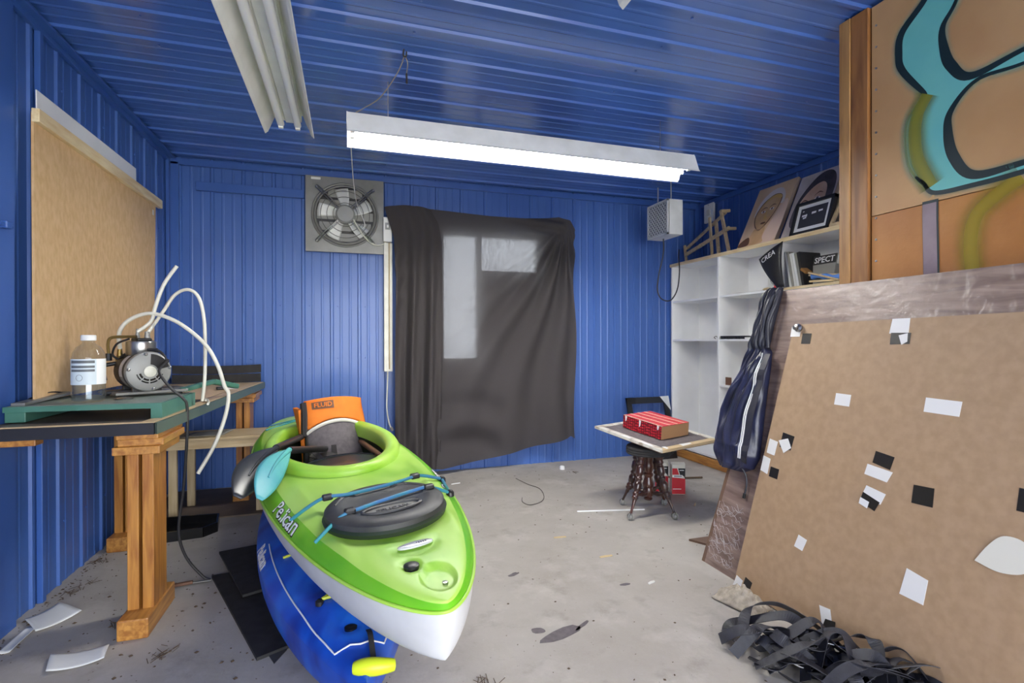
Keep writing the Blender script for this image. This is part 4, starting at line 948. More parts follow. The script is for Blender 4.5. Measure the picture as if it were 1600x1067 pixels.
# low bench behind
bn = thing('low_bench', 'low pale wooden bench between workbench and kayaks', 'bench', (-.78, 4.2, 0))
MB().box((-1.17, 3.97, .468), (-.575, 3.995, .525), bev=.002).build('front_rail', 'pale_wood', bn)
MB().box((-1.17, 4.28, .468), (-.575, 4.305, .51), bev=.002).build('back_rail', 'pale_wood', bn)
MB().box((-1.18, 3.96, .526), (-.56, 4.31, .544), bev=.003).build('seat', 'pale_wood', bn)
for x_, y_ in ((-1.165, 4.0), (-1.12, 4.25), (-.63, 4.0), (-.63, 4.25)): MB().box((x_, y_, 0), (x_+.05, y_+.03, .47), bev=.002).build('leg', 'pale_wood_z', bn)
tag(MB().grid(8, 8, lambda i, j: (-1.10+.26*i+.04*j, 4.02+.18*j, .5475+.012*j*i)).build('magazine_page', 'mag_grey', None, smooth=True, solid=.002), 'printed grey page lying on the low pale bench', 'page')

# ------------------------------------------------------------------ kayaks
class Kayak:
    def __init__(s, name, label, loc, rot, L, B, pe, q, zg, he, crown, cock, kz=.012, pw=7.):
        s.t = thing(name, label, 'kayak', loc, rot); s.L, s.B, s.pe, s.q, s.zg, s.he, s.crown, s.cock, s.kz, s.pw = L, B, pe, q, zg, he, crown, cock, kz, pw
    def b(s, x):
        u_ = min(1, abs(x)/(s.L/2)); b_ = s.B*max(0, 1-u_**s.pe)**s.q
        return max(1e-5, b_)
    def z_g(s, x): u_ = x/(s.L/2); return s.zg-.03*u_*u_
    def keel(s, x): u_ = abs(x)/(s.L/2); return s.kz+(.10*u_**5 if s.kz < .05 else (-.03*u_**2 if x > 0 else .015*u_**5))
    def deck(s, x, v):           # v in -1..1 across
        u_ = abs(x)/(s.L/2); e = 1-.55*u_**6
        return s.z_g(x)+e*(s.he*(1-abs(v)**s.pw)**.6+s.crown*(1-v*v)*(1-u_*u_*.8))
    def deck_xy(s, x, y): return s.deck(x, max(-1, min(1, y/s.b(x))))
    def stations(s, n=110):
        return [s.L/2*math.sin(PI/2*(-1+2*k/(n-1)))for k in range(n)]
    def hull(s, m):
        X = s.stations(); n = 22
        def fn(i, j):
            x = X[min(len(X)-1, round(i*(len(X)-1)))]; ph = PI*j; b_ = s.b(x); c_ = math.cos(ph); sn = math.sin(ph)
            y = b_*(abs(c_)**(.55 if s.kz < .05 else .42))*(1 if c_ >= 0 else -1)*(.93+.07*abs(c_)); zt = s.z_g(x); zk = s.keel(x)
            # hull pulls in below the seam, stem rakes
            return (x-((.10 if s.kz < .05 else .045)*(x/(s.L/2))**9)*sn, y, zt-(zt-zk)*sn**.75)
        o = MB().grid(len(X), n+1, fn).build('hull', m, s.t, smooth='full', local=True); return o
    def seam(s, m):
        X = s.stations(90); pts = [(x, -s.b(x)-.003, s.z_g(x)) for x in X]+[(x, s.b(x)+.003, s.z_g(x)) for x in X[::-1]]
        return MB().tube(pts, .0055, 6, closed=True).build('seam', m, s.t, smooth='full', local=True)
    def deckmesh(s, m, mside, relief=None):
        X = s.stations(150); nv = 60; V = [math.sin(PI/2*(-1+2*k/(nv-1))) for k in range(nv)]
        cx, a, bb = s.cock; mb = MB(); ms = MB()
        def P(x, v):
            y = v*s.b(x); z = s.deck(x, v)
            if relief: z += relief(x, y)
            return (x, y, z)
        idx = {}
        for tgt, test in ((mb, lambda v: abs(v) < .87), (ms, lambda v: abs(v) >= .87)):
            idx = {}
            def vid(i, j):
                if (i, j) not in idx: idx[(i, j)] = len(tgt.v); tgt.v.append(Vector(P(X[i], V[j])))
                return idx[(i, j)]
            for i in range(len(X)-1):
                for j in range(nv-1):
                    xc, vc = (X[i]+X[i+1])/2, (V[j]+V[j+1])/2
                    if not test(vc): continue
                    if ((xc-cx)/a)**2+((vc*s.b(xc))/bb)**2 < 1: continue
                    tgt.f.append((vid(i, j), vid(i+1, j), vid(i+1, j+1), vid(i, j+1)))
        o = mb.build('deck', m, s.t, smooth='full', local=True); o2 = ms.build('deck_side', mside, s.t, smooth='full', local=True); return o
    def coaming(s, m, mi, rimw=.055, rise=.022, depth=.2):
        cx, a, bb = s.cock; n = 72; prof = [(.045, -.012), (.048, .010), (.040, .024), (.024, .032), (.004, .032), (-.012, .026), (-.020, .012), (-.022, -.01), (-.018, -.05)]
        mb = MB(); inn = MB()
        for k in range(n):
            an = 2*PI*k/n; px, py = cx+a*math.cos(an), bb*math.sin(an)*(1 if abs(math.cos(an)) > 0 else 1)
            nx, ny = math.cos(an)/a, math.sin(an)/bb; l_ = math.hypot(nx, ny); nx, ny = nx/l_, ny/l_
            zz = s.deck(px, 0)*.35+s.deck_xy(px, py)*.65+.004
            for o_, h_ in prof: mb.v.append(Vector((px+nx*o_, py+ny*o_, zz+h_)))
            for o_, h_ in ((-.018, -.05), (-.015, -.10), (.0, -.18), (-.05, -.25), (-.16, -.262)): inn.v.append(Vector((px+nx*o_, py+ny*o_, max(s.kz+.012, zz+h_))))
        m_ = len(prof)
        for k in range(n):
            k2 = (k+1) % n
            for q_ in range(m_-1): mb.f.append((k*m_+q_, k2*m_+q_, k2*m_+q_+1, k*m_+q_+1))
            for q_ in range(4): inn.f.append((k*5+q_, k2*5+q_, k2*5+q_+1, k*5+q_+1))
        inn.f.append(tuple(k*5+4 for k in range(n)))
        mb.build('cockpit_rim', m, s.t, smooth='full', local=True); inn.build('cockpit_well', mi, s.t, smooth='full', local=True)
    relief = None
    def on(s, x, y, h=0): return Vector((x, y, s.deck_xy(x, y)+(s.relief(x, y) if s.relief else 0)+h))
    def logo(s, body, size, xc, side, vc, m, mo):
        # lettering wrapped onto the shoulder of the deck; reads from outside the boat
        def fn(a, b, c_):
            x = xc+a*(-side); bb_ = s.b(x); v = (vc-b*.9/bb_*(.62)); v = min(.9965, v); p_ = Vector((x, side*v*bb_, s.deck(x, v)))
            return p_+Vector((0, side*.7, .7))*(.0022+c_)
        text(body, size, mo, s.t, lambda a, b, c_: fn(a, b, c_-.0008), 'logo_outline', shear=.0, bold=.0042, extrude=.0003)
        text(body, size, m, s.t, fn, 'logo', shear=.0, bold=.0008, extrude=.0003)

YG, PG, RG = math.radians(-78.1), math.radians(1.6), math.radians(4.0)
RM = Matrix.Rotation(YG, 4, 'Z') @ Matrix.Rotation(PG, 4, 'Y') @ Matrix.Rotation(RG, 4, 'X')
gl = Vector((-.077, 2.796, .581)) - RM.to_3x3() @ Vector((0, 0, .30))
def relief(x, y):
    z = 0.
    # recessed bow pad and moulded ridges
    d_ = math.hypot((x-1.425)/.06, (y-.015)/.052); z -= .012*(1-ssmooth(.75, 1.05, d_))
    d_ = math.hypot((x-1.335)/.04, (y+.035)/.038)*.9; z -= .010*(1-ssmooth(.7, 1.1, math.hypot((x-1.345)/.03, (y+.035)/.03)))
    z -= .008*(1-ssmooth(.9, 1.12, math.hypot((x-.97)/.225, y/.225)))
    z += .008*math.exp(-((abs(y)-.235+.10*max(0, x-.6))/.02)**2)*ssmooth(.45, .6, x)*(1-ssmooth(1.1, 1.3, x))
    z -= .006*(1-ssmooth(.8, 1.2, math.hypot((x-1.25)/.05, (y-.01)/.075)))
    return z
gk = Kayak('kayak', 'lime green kayak with white hull lying on top of the blue kayak', gl, (RG, PG, YG), 3.05, .37, 2.25, .62, .30, .060, .022, (-.06, .57, .265), .142)
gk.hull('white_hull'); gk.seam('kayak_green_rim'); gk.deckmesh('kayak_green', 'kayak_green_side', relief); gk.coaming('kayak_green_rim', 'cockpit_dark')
# hatch with lid, handle and lettering
hc = gk.on(.97, 0.0).z
MB().lathe([(.206, -.012), (.210, .002), (.204, .010), (.198, .010)], 48, Matrix.Translation((.97, 0, hc-.004))).build('hatch_collar', 'cockpit_dark', gk.t, smooth=True, local=True)  # green collar coloured dark; the shadow around the lid is in its colour
lid = MB().lathe([(.196, -.004), (.203, .004), (.202, .020), (.190, .030), (.145, .034), (.136, .029), (.06, .030), (.0, .030)], 56, Matrix.Translation((.97, 0, hc+.002))).build('hatch_lid', 'hatch_black', gk.t, smooth=True, local=True)
zt = hc+.036
MB().prism([(1.058+.030*math.cos(a), .094*math.sin(a), zt-.0045) for a in [2*PI*k/36 for k in range(36)]], (0, 0, .0012)).build('finger_plate', 'grey_metal', lid, local=True)
MB().tube([(1.055+.034*math.cos(a), .0+.098*math.sin(a), zt-.003) for a in [2*PI*k/36 for k in range(36)]], .007, 8, closed=True).build('finger_recess', 'hatch_black', lid, smooth=True, local=True)
for s in (-1, 1): MB().tube(spline([(.84, s*.06, zt-.002), (.86, s*.12, zt-.003), (.92, s*.16, zt-.006)], 5), .006, 6).build('moulded_ridge', 'hatch_black', lid, smooth=True, local=True)
MB().tube(spline([(.835, -.11, zt-.003), (.825, 0, zt-.002), (.835, .11, zt-.003)], 8), .006, 6).build('moulded_ridge', 'hatch_black', lid, smooth=True, local=True)
text('PELICAN', .028, 'dark_grey', lid, lambda a, b, c_: Vector((1.063-b, a, zt-.003+c_)), bold=.0006, extrude=.001)
# bungees
def bungee(pts, m='bungee_blue', rad=.0062): return MB().tube(spline(pts, 10), rad, 8).build('bungee', m, gk.t, smooth=True, local=True)
bungee([gk.on(.80, -.29, .006), (.84, -.19, zt+.004), (.855, -.1, zt+.006), (.85, .0, zt+.006), (.83, .1, zt+.006), (.79, .19, zt-.002), gk.on(.735, .30, .012)])
bungee([gk.on(1.03, -.245, .006), (1.03, -.16, zt-.004), (1.015, -.08, zt+.006), (.99, .0, zt+.006), (.965, .1, zt+.006), (.945, .17, zt-.001), gk.on(.915, .262, .012)])
bungee([gk.on(.735, .30, .012), gk.on(.915, .262, .012)])
for p_ in ((.84, -.17, zt+.006), (1.02, -.13, zt+.004), (.80, .165, zt+.004), (.955, .165, zt+.004)):
    MB().box((p_[0]-.014, p_[1]-.018, p_[2]-.010), (p_[0]+.014, p_[1]+.018, p_[2]+.010), bev=.006).build('cord_guide', 'black_plastic', gk.t, local=True)
for p_ in (gk.on(.735, .30, .008), gk.on(.915, .262, .008)):
    MB().lathe([(.016, -.008), (.016, .006), (.008, .016), (0, .018)], 12, Matrix.Translation(p_)).build('deck_fitting', 'black_plastic', gk.t, smooth=True, local=True)
# emblem, drain plug, tip bolt
pe_ = gk.on(1.25, .01).z
MB().lathe([(1.0, -.002), (1.0, .003), (.86, .005), (.0, .005)], 32, Matrix.Translation((1.25, .01, pe_-.001)) @ Matrix.Diagonal((.017, .055, 1, 1))).build('emblem', 'silver_ink', gk.t, smooth=True, local=True)
for k in range(5): MB().box((1.247, .012+.007*k, pe_+.004), (1.254, .016+.007*k, pe_+.0047)).build('emblem_mark', 'print_dark', gk.t, local=True)
pd = gk.on(1.345, -.035).z-.010
MB().lathe([(.022, -.004), (.022, .010), (.014, .014), (.0, .014)], 20, Matrix.Translation((1.345, -.035, pd))).build('drain_plug', 'black_plastic', gk.t, smooth=True, local=True)
MB().lathe([(.008, -.004), (.008, .004), (0, .005)], 10, Matrix.Translation((1.447, .025, gk.on(1.447, .025).z-.011))).build('tip_bolt', 'steel', gk.t, local=True)
gk.logo('Pelican', .098, .74, -1, .93, 'ink_white', 'ink')
gk.logo('Pelican', .098, .70, 1, .93, 'ink_white', 'ink')
# stern bungees and dark front pan of the cockpit
for xa, ya, xb, yb_ in ((-.98, -.22, -.93, .18), (-.85, -.255, -1.0, .2)): bungee([gk.on(xa, ya, .006), gk.on((xa+xb)/2, (ya+yb_)/2, .012), gk.on(xb, yb_, .006)], rad=.005)
zc_ = gk.deck(.25, 0)
def pan(i, j):
    x = .06+.36*i; hw = .222*math.sqrt(max(0, 1-((x+.08)/.53)**2)); y = (2*j-1)*hw
    return (x, y, zc_-.075+.035*(1-i)*(1-(2*j-1)**2)+.02*math.exp(-((i-.5)/.12)**2)*math.exp(-((2*j-1)/.55)**4)*.6)
pn = MB().grid(24, 30, pan).build('front_pan', 'kayak_tray', gk.t, smooth='full', local=True, solid=.008)
MB().tube([pan(0, k/20) for k in range(21)], .009, 8).build('pan_lip', 'black_gloss', pn, smooth=True, local=True)

# blue kayak below
YBk = math.radians(-84.6)
bk_ = Kayak('kayak', 'blue kayak lying on the floor under the lime green one', (-.10, 3.031, 0), (0, 0, YBk), 3.05, .36, 2.414, 1.0, .224, .075, .05, (-.1, .5, .24), .012, 3.2)
def relief_b(x, y):
    z = .010*math.sin((x*1.0+.9*abs(y))*22)*ssmooth(.5, .7, x)*(1-ssmooth(1.15, 1.32, x))*(1-ssmooth(.10, .2, abs(y)))
    return z-.006*(1-ssmooth(.7, 1.1, math.hypot((x-1.29)/.03, (y+.02)/.03)))
bk_.relief = relief_b
bk_.hull('kayak_blue'); bk_.deckmesh('kayak_blue', 'kayak_blue', relief_b); bk_.coaming('kayak_blue', 'cockpit_dark')
pts = []
for k in range(60):
    x = .45+k*(1.36-.45)/59; pts.append(tuple(bk_.on(x, -.86*bk_.b(x), .005)))
pts2 = [(x, -y, z) for x, y, z in pts][::-1]
MB().tube(pts+[tuple(bk_.on(1.375, -.03, .005)), tuple(bk_.on(1.385, 0, .005)), tuple(bk_.on(1.375, .03, .005))]+pts2, .0028, 6).build('deck_line', 'ink_white', bk_.t, smooth=True, local=True)
def bungee_b(pts_, m='bungee_yellow', rad=.0055): return MB().tube(spline(pts_, 8), rad, 8).build('bungee', m, bk_.t, smooth=True, local=True)
bungee_b([bk_.on(.68, -.23, .006), bk_.on(.70, -.1, .012), bk_.on(.70, .1, .012)])
bungee_b([bk_.on(1.13, -.10, .010), bk_.on(1.06, -.02, .018), bk_.on(.98, .06, .016)]); bungee_b([bk_.on(1.13, -.10, .010), bk_.on(1.12, .0, .018), bk_.on(1.09, .09, .014)])
MB().lathe([(.014, -.006), (.014, .008), (.007, .014)], 12, Matrix.Translation(bk_.on(1.135, -.108, .004))).build('deck_fitting', 'black_plastic', bk_.t, smooth=True, local=True)
MB().lathe([(.020, -.006), (.020, .004), (.012, .006), (0, .004)], 16, Matrix.Translation(bk_.on(1.29, -.02, .0))).build('drain_plug', 'black_gloss', bk_.t, smooth=True, local=True)
p0 = bk_.on(1.33, .03, .006); p1 = bk_.on(1.45, .03, .010)
MB().ribbon(spline([p0, (1.38, .03, p0.z+.008), p1, (1.47, .03, p1.z-.004)], 5), (0, 0, 1), .016, .003).build('grab_strap', 'black_rubber', bk_.t, local=True)
MB().tube(spline([(1.465, -.03, p1.z+.002), (1.475, .0, p1.z+.004), (1.485, .04, p1.z+.002), (1.485, .085, p1.z-.004)], 6), [.016+.009*math.sin(PI*k/18) for k in range(19)], 12).build('grab_toggle', 'toggle_yellow', bk_.t, smooth=True, local=True)
bk_.logo('Pelican', .078, .50, -1, .95, 'ink_white', 'silver_ink')

# life vest in the cockpit
vb = RM.to_3x3() @ Vector((-.36, .085, .115)) + gl
ve = thing('life_vest', 'orange and grey life vest stuffed behind the kayak seat', 'life vest', vb, (0, 0, YG+PI/2+.12)); ve.scale = (1.08, 1.08, 1.08)
# local: x to the right, y away (towards the stern), z up
def vest(i, j, bulge=1.):
    hw = .165-.015*j-.012*math.sin(j*PI*3)*.2; x = (2*i-1)*hw; z = .02+.40*j-.02*(2*i-1)**2*ssmooth(.7, 1, j)
    y = -.02+.14*j-.075*bulge*math.cos((2*i-1)*PI/2)**.7*(1-.3*j)
    return (x, y, z)
def split(i):  # height of the white arc between grey and orange
    return .54+.17*(1-(2*i-1)**2)**.8
MB().grid(24, 20, lambda i, j: vest(i, j*(split(i)-.03))).build('grey_panel', 'grey_fabric', ve, smooth='full', local=True, solid=.02)
MB().grid(24, 16, lambda i, j: vest(i, split(i)+.02+j*(1-split(i)-.02))).build('orange_panel', 'orange_fabric', ve, smooth='full', local=True, solid=.022)
MB().tube([Vector(vest(k/30, split(k/30)-.008))+Vector((0, -.011, 0)) for k in range(31)], .0095, 8).build('white_piping', 'white_fabric', ve, smooth=True, local=True)
MB().grid(14, 16, lambda i, j: (-.165+.05*i*(1-j)-.012, .0+.12*i+.10*j, .02+.34*j)).build('side_panel', 'orange_fabric', ve, smooth=True, local=True, solid=.02)
MB().grid(18, 14, lambda i, j: (-.15+.30*i, .09+.05*math.sin(i*PI)+.06*j, .02+.36*j)).build('back_foam', 'dark_fabric', ve, smooth=True, local=True, solid=.05)
MB().tube([Vector(vest(0, .5+k/40))+Vector((-.004, .0, 0)) for k in range(20)], .022, 8).build('armhole_edge', 'dark_fabric', ve, smooth=True, local=True)
def badge(i, j): p_ = Vector(vest(.08+.36*i, .86+.10*j)); return p_+Vector((0, -.013, .004))
MB().grid(8, 4, badge).build('badge', 'paint_brown', ve, local=True, solid=.002)
text('FLUID', .036, 'orange_fabric', ve, lambda a, b, c_: Vector(badge(.5+a/.115, .5+b/.042))+Vector((0, -.002-c_, .001)), 'badge_lettering', bold=.0006)
MB().ribbon([Vector(vest(i/14, .27-.09*i/14))+Vector((0, -.014, 0)) for i in range(15)], (0, -1, .2), .034, .003).build('strap', 'dark_fabric', ve, local=True)
MB().ribbon([Vector(vest(.36, .10+.3*i/8))+Vector((0, -.017, 0)) for i in range(9)], (0, -1, .2), .026, .003).build('strap', 'dark_fabric', ve, local=True)
for k in range(3):
    MB().ribbon(spline([(-.17, -.05-.03*k, .12+.03*k), (-.10, -.11-.03*k, .15-.03*k), (-.03, -.12-.02*k, .11-.03*k), (-.08, -.15, .05), (-.16, -.12, .04+.02*k)], 6), lambda t_: (0, -.6, .8), .03, .003).build('strap', 'dark_fabric', ve, local=True)
MB().box((-.20, -.07, .10), (-.175, -.035, .19), bev=.006).build('buckle', 'black_plastic', ve, local=True)

# paddles poking out over the left rim
def paddle(label, p0_, p1_, p2_, wd, m, roll):
    p0_, p1_, p2_ = Vector(p0_), Vector(p1_), Vector(p2_); t_ = thing('paddle', label, 'paddle', p1_, (0, 0, 0), 'kayak paddles')
    MB().tube([p0_, p1_], .017, 12).build('shaft', 'black_plastic', t_, smooth=True)
    ax = (p2_-p1_); L_ = ax.length; ax.normalize(); sd = ax.cross(Vector(roll)).normalized(); nn = sd.cross(ax)
    def fn(i, j):
        w_ = wd*(math.sin(PI*min(1, i*.93+.04))**.7)*(.45+.55*i**.5) ; y = (2*j-1)*w_
        return p1_+ax*(i*L_)+sd*(y+.018*math.sin(i*PI))+nn*(.02*math.sin(i*PI*.9)-.25*y*y/wd)
    MB().grid(24, 10, fn).build('blade', m, t_, smooth='full', solid=.005)
    MB().tube([fn(k/10*.7, .5)+nn*.003 for k in range(11)], [.012-.0008*k for k in range(11)], 8).build('rib', m, t_, smooth=True)
paddle('paddle with smoky black blade poking out over the green rim', (-.25, 3.30, .64), (-.325, 2.60, .705), (-.412, 2.19, .60), .075, 'smoke_blade', (.45, -.2, .85))
paddle('paddle with teal blade resting across the green rim', (-.13, 3.05, .60), (-.262, 2.53, .705), (-.325, 2.12, .605), .062, 'teal_blade', (.5, -.2, .8))
t = thing('wooden_paddle_grip', 'brown wooden stick with black guard inside the right cockpit edge', 'stick', (.12, 2.95, .60))
MB().tube([(.02, 3.42, .60), (.165, 2.62, .615)], .015, 10).build('stick', 'paint_brown', t, smooth=True)
MB().grid(8, 8, lambda i, j: (.175+.012*math.sin(i*PI), 2.66-.10*i, .59+.075*j*math.sin(PI*(.2+.6*i)))).build('guard', 'black_plastic', t, smooth=True, solid=.006)

# ------------------------------------------------------------------ piano stool with frames and red box
SC = Vector((1.99, 3.155, 0))
st = thing('piano_stool', 'dark turned wooden piano stool with claw feet and round black seat', 'stool', SC)
MB().lathe([(.10, .405), (.145, .41), (.152, .418), (.147, .426), (.152, .434), (.147, .442), (.152, .450), (.146, .462), (.12, .468), (0, .468)], 40).build('seat', 'black_rubber', st, smooth=True, local=True)
cp = [(.020, .085), (.028, .09), (.030, .10), (.024, .108), (.032, .118), (.036, .15), (.030, .172), (.036, .178), (.038, .20), (.030, .225), (.025, .245), (.033, .255), (.034, .268), (.026, .278), (.034, .30), (.036, .33), (.030, .35), (.034, .36), (.036, .385), (.036, .41)]
MB().lathe(cp, 24).build('centre_column', 'mahogany', st, smooth=True, local=True)
feet = [(1.785, 3.045), (2.075, 2.965), (1.895, 3.345), (2.185, 3.255)]
lp = [(0, .030), (.08, .022), (.12, .026), (.16, .018), (.2, .025), (.3, .027), (.36, .018), (.40, .025), (.44, .018), (.5, .027), (.58, .024), (.62, .017), (.66, .024), (.70, .020), (.72, .023), (.76, .014), (.86, .009), (.95, .008), (1, .012)]
for fx, fy in feet:
    a = Vector((.42*(fx-SC.x), .42*(fy-SC.y), .405)); b = Vector((fx-SC.x, fy-SC.y, .035))
    pts = []; rads = []
    for i in range(len(lp)-1):
        for k in range(3):
            t_ = lp[i][0]+(lp[i+1][0]-lp[i][0])*k/3; pts.append(a+(b-a)*t_+Vector((0, 0, -.0))+Vector((b.x, b.y, 0))*(-.12*math.sin(t_*PI))); rads.append(lp[i][1]+(lp[i+1][1]-lp[i][1])*(.5-.5*math.cos(PI*k/3)))
    lg = MB().tube(pts, rads, 12).build('leg', 'mahogany', st, smooth='full', local=True)
    MB().lathe([(.0, 0), (.014, .003), (.021, .014), (.021, .024), (.014, .036), (0, .04)], 14, Matrix.Translation((b.x, b.y, 0))).build('glass_ball', 'grey_metal', lg, smooth=True, local=True)
    for k in range(4):
        an = k*PI/2+.4; MB().tube([(b.x+.006*math.cos(an), b.y+.006*math.sin(an), .045), (b.x+.022*math.cos(an), b.y+.022*math.sin(an), .03), (b.x+.022*math.cos(an), b.y+.022*math.sin(an), .008)], .0045, 6).build('claw', 'grey_metal', lg, smooth=True, local=True)
    m_ = (a+(b-a)*.63)*1.0; m_ = Vector((m_.x*.9, m_.y*.9, .165)); d_ = m_
    MB().tube([(0, 0, .135), Vector((m_.x*.35, m_.y*.35, .14)), Vector((m_.x*.5, m_.y*.5, .143)), Vector((m_.x*.65, m_.y*.65, .146)), Vector((m_.x*1.0, m_.y*1.0, .15))], [.012, .012, .018, .012, .010], 10).build('stretcher', 'mahogany', st, smooth=True, local=True)
# stack of frames (tilted), local axes e1 (to the far left), e2 (to the right)
nC = Vector((1.91, 2.86, .49)); e1 = Vector((-.16, .64, .065)); e2 = Vector((.54, .16, .02)); e2 -= e1*(e2.dot(e1)/e1.dot(e1)); nn = e2.cross(e1).normalized()
if nn.z < 0: nn = -nn
d1, d2 = e1.normalized(), e2.normalized()
def stk(a, b, h): return nC+d1*a+d2*b+nn*h
def slabpoly(pts, h0, h1, name, m, par): return MB().prism([stk(a, b, h0) for a, b in pts], nn*(h1-h0)).build(name, m, par)
l1, l2 = e1.length, e2.length
fb_ = thing('flat_picture', 'flat picture panel lowest in the stack on the piano stool', 'panel', stk(.3, .28, -.03), group='frames on the stool')
slabpoly([(.03, .02), (l1-.04, .03), (l1-.03, l2), (.02, l2-.02)], -.028, -.016, 'panel', 'dark_board', fb_)
fa = thing('framed_picture', 'chipped white picture frame with grey panel under the red box', 'picture frame', stk(.3, .28, -.015), group='frames on the stool')
for p_ in ([(0, 0), (l1, 0), (l1-.045, .045), (.045, .045)], [(0, 0), (.045, .045), (.045, l2-.045), (0, l2)], [(l1, 0), (l1, l2), (l1-.045, l2-.045), (l1-.045, .045)], [(0, l2), (.045, l2-.045), (l1-.045, l2-.045), (l1, l2)]):
    slabpoly(p_, -.014, .004, 'frame_bar', 'pale_wood' if p_[1] == (.045, .045) else 'chipped_white', fa)
slabpoly([(.045, .045), (l1-.045, .045), (l1-.045, l2-.045), (.045, l2-.045)], -.012, .000, 'picture', 'grey_fabric', fa)
for a, b, w_, h_ in ((.01, .05, .05, .03), (.10, .004, .12, .03), (.3, .003, .09, .028), (.006, .2, .04, .1)): slabpoly([(a, b), (a+w_, b+.004), (a+w_-.01, b+h_), (a+.01, b+h_-.004)], .0042, .0052, 'flaking_paint', 'ink_white', fa)
rb = thing('red_box', 'red cardboard box with a plain kraft end lying on the stool frames', 'box', stk(.2, .2, .005))
bo, b1, b2 = (.17, .17), .37, .275
for k in range(1):
    X0, Y0 = bo
    slabpoly([(X0, Y0), (X0+b1, Y0), (X0+b1, Y0+b2), (X0, Y0+b2)], .005, .095, 'carton', 'kraft', rb)
    slabpoly([(X0-.0005, Y0-.002), (X0+b1, Y0-.002), (X0+b1, Y0-.0002), (X0-.0005, Y0-.0002)], .006, .098, 'printed_side', 'red_scale_print', rb)
    slabpoly([(X0, Y0), (X0+b1, Y0), (X0+b1, Y0+b2), (X0, Y0+b2)], .0952, .0985, 'lid_sheet', 'red_top', rb)
    for q_ in (.28, .55, .8): slabpoly([(X0+.0, Y0+b2*q_), (X0+b1, Y0+b2*q_-.012), (X0+b1, Y0+b2*q_), (X0, Y0+b2*q_+.010)], .0985, .1000, 'lid_crease', 'paint_pink', rb)
    slabpoly([(X0-.0, Y0-.001), (X0+b1, Y0-.001), (X0+b1, Y0+.010), (X0, Y0+.010)], .0985, .0998, 'lid_crease', 'paint_pink', rb)
    for a, h0 in ((.02, .03), (.19, .05), (.33, .04)): MB().prism([stk(X0+a, Y0-.0032, .095), stk(X0+a+.02, Y0-.0032, .097), stk(X0+a+.016, Y0-.0032, .095-h0), stk(X0+a+.006, Y0-.0032, .092-h0*.7)], nn*.0+d2*.0008).build('torn_patch', 'ink_white', rb)

# black frame in clear wrap leaning in the corner
t = thing('wrapped_picture', 'black picture frame in torn clear wrap leaning on the blue back wall', 'picture frame', (2.93, 4.6, 0))
def lf(x, z, h=0): return Vector((x, 4.50+.17*z/.62-h, z))
for a, b, c_, d_ in ((2.69, .55, 3.18, .61), (2.69, 0, 3.18, .06), (2.69, 0, 2.745, .61), (3.125, 0, 3.18, .61)):
    MB().prism([lf(a, b), lf(c_, b), lf(c_, d_), lf(a, d_)], (0, .02, 0)).build('frame_bar', 'black_plastic', t)
MB().prism([lf(3.08, .615, .004), lf(3.185, .618, .004), lf(3.19, .47, .004)], (0, -.001, 0)).build('paper_corner', 'paper', t)
MB().grid(10, 10, lambda i, j: lf(2.79+.40*i, .62*j, .005+.006*noise.noise((i*5, j*5, 2)))).build('clear_wrap', 'window_glass', t, smooth=True)

def jug(label, x, y, rz):
    t_ = thing('red_carton', label, 'carton', (x, y, 0), (0, 0, rz), 'red and white cartons behind the stool')
    MB().box((-.052, -.03, 0), (.052, .03, .235), bev=.006).build('carton', 'jug_white', t_, local=True)
    fn_ = frame_fn((0, -.0302, 0), (1, 0, 0), (0, 0, 1), (0, -1, 0))
    def pl_(name, m, pts, h): return MB().prism([fn_(a, b, h) for a, b in pts], (0, -.0004, 0)).build(name, m, t_, local=True)
    pl_('red_label', 'jug_red', [(-.051, .006), (.051, .006), (.051, .125), (-.051, .135)], 0)
    pl_('black_label', 'ink', [(-.004, .205), (.051, .205), (.051, .12), (.04, .145), (.012, .150)], .0002)
    pl_('red_label', 'jug_red', [(-.048, .205), (-.012, .205), (.004, .155), (-.048, .155)], .0002)
    pl_('white_band', 'ink_white', [(-.045, .133), (.03, .133), (.03, .153), (-.045, .153)], .0004)
    for k in range(7): pl_('print_mark', 'print_dark', [(-.034+.0085*k, .138), (-.029+.0085*k, .138), (-.029+.0085*k, .149), (-.034+.0085*k, .148)], .0009)
    pl_('white_line', 'ink_white', [(-.045, .042), (.02, .042), (.02, .047), (-.045, .047)], .0006)
    pl_('print_line', 'ink_white', [(.006, .187), (.04, .187), (.04, .192), (.008, .192)], .0008)
    MB().prism([(-.052, -.03, .235), (.052, -.03, .235), (.052, 0, .247), (-.052, 0, .247)], (0, .002, 0)).build('folded_top', 'jug_white', t_, local=True)
jug('red and white carton standing clear to the right behind the stool', 2.445, 3.46, -.35)
jug('red and white carton half hidden behind the stool legs', 2.36, 3.56, -.35)

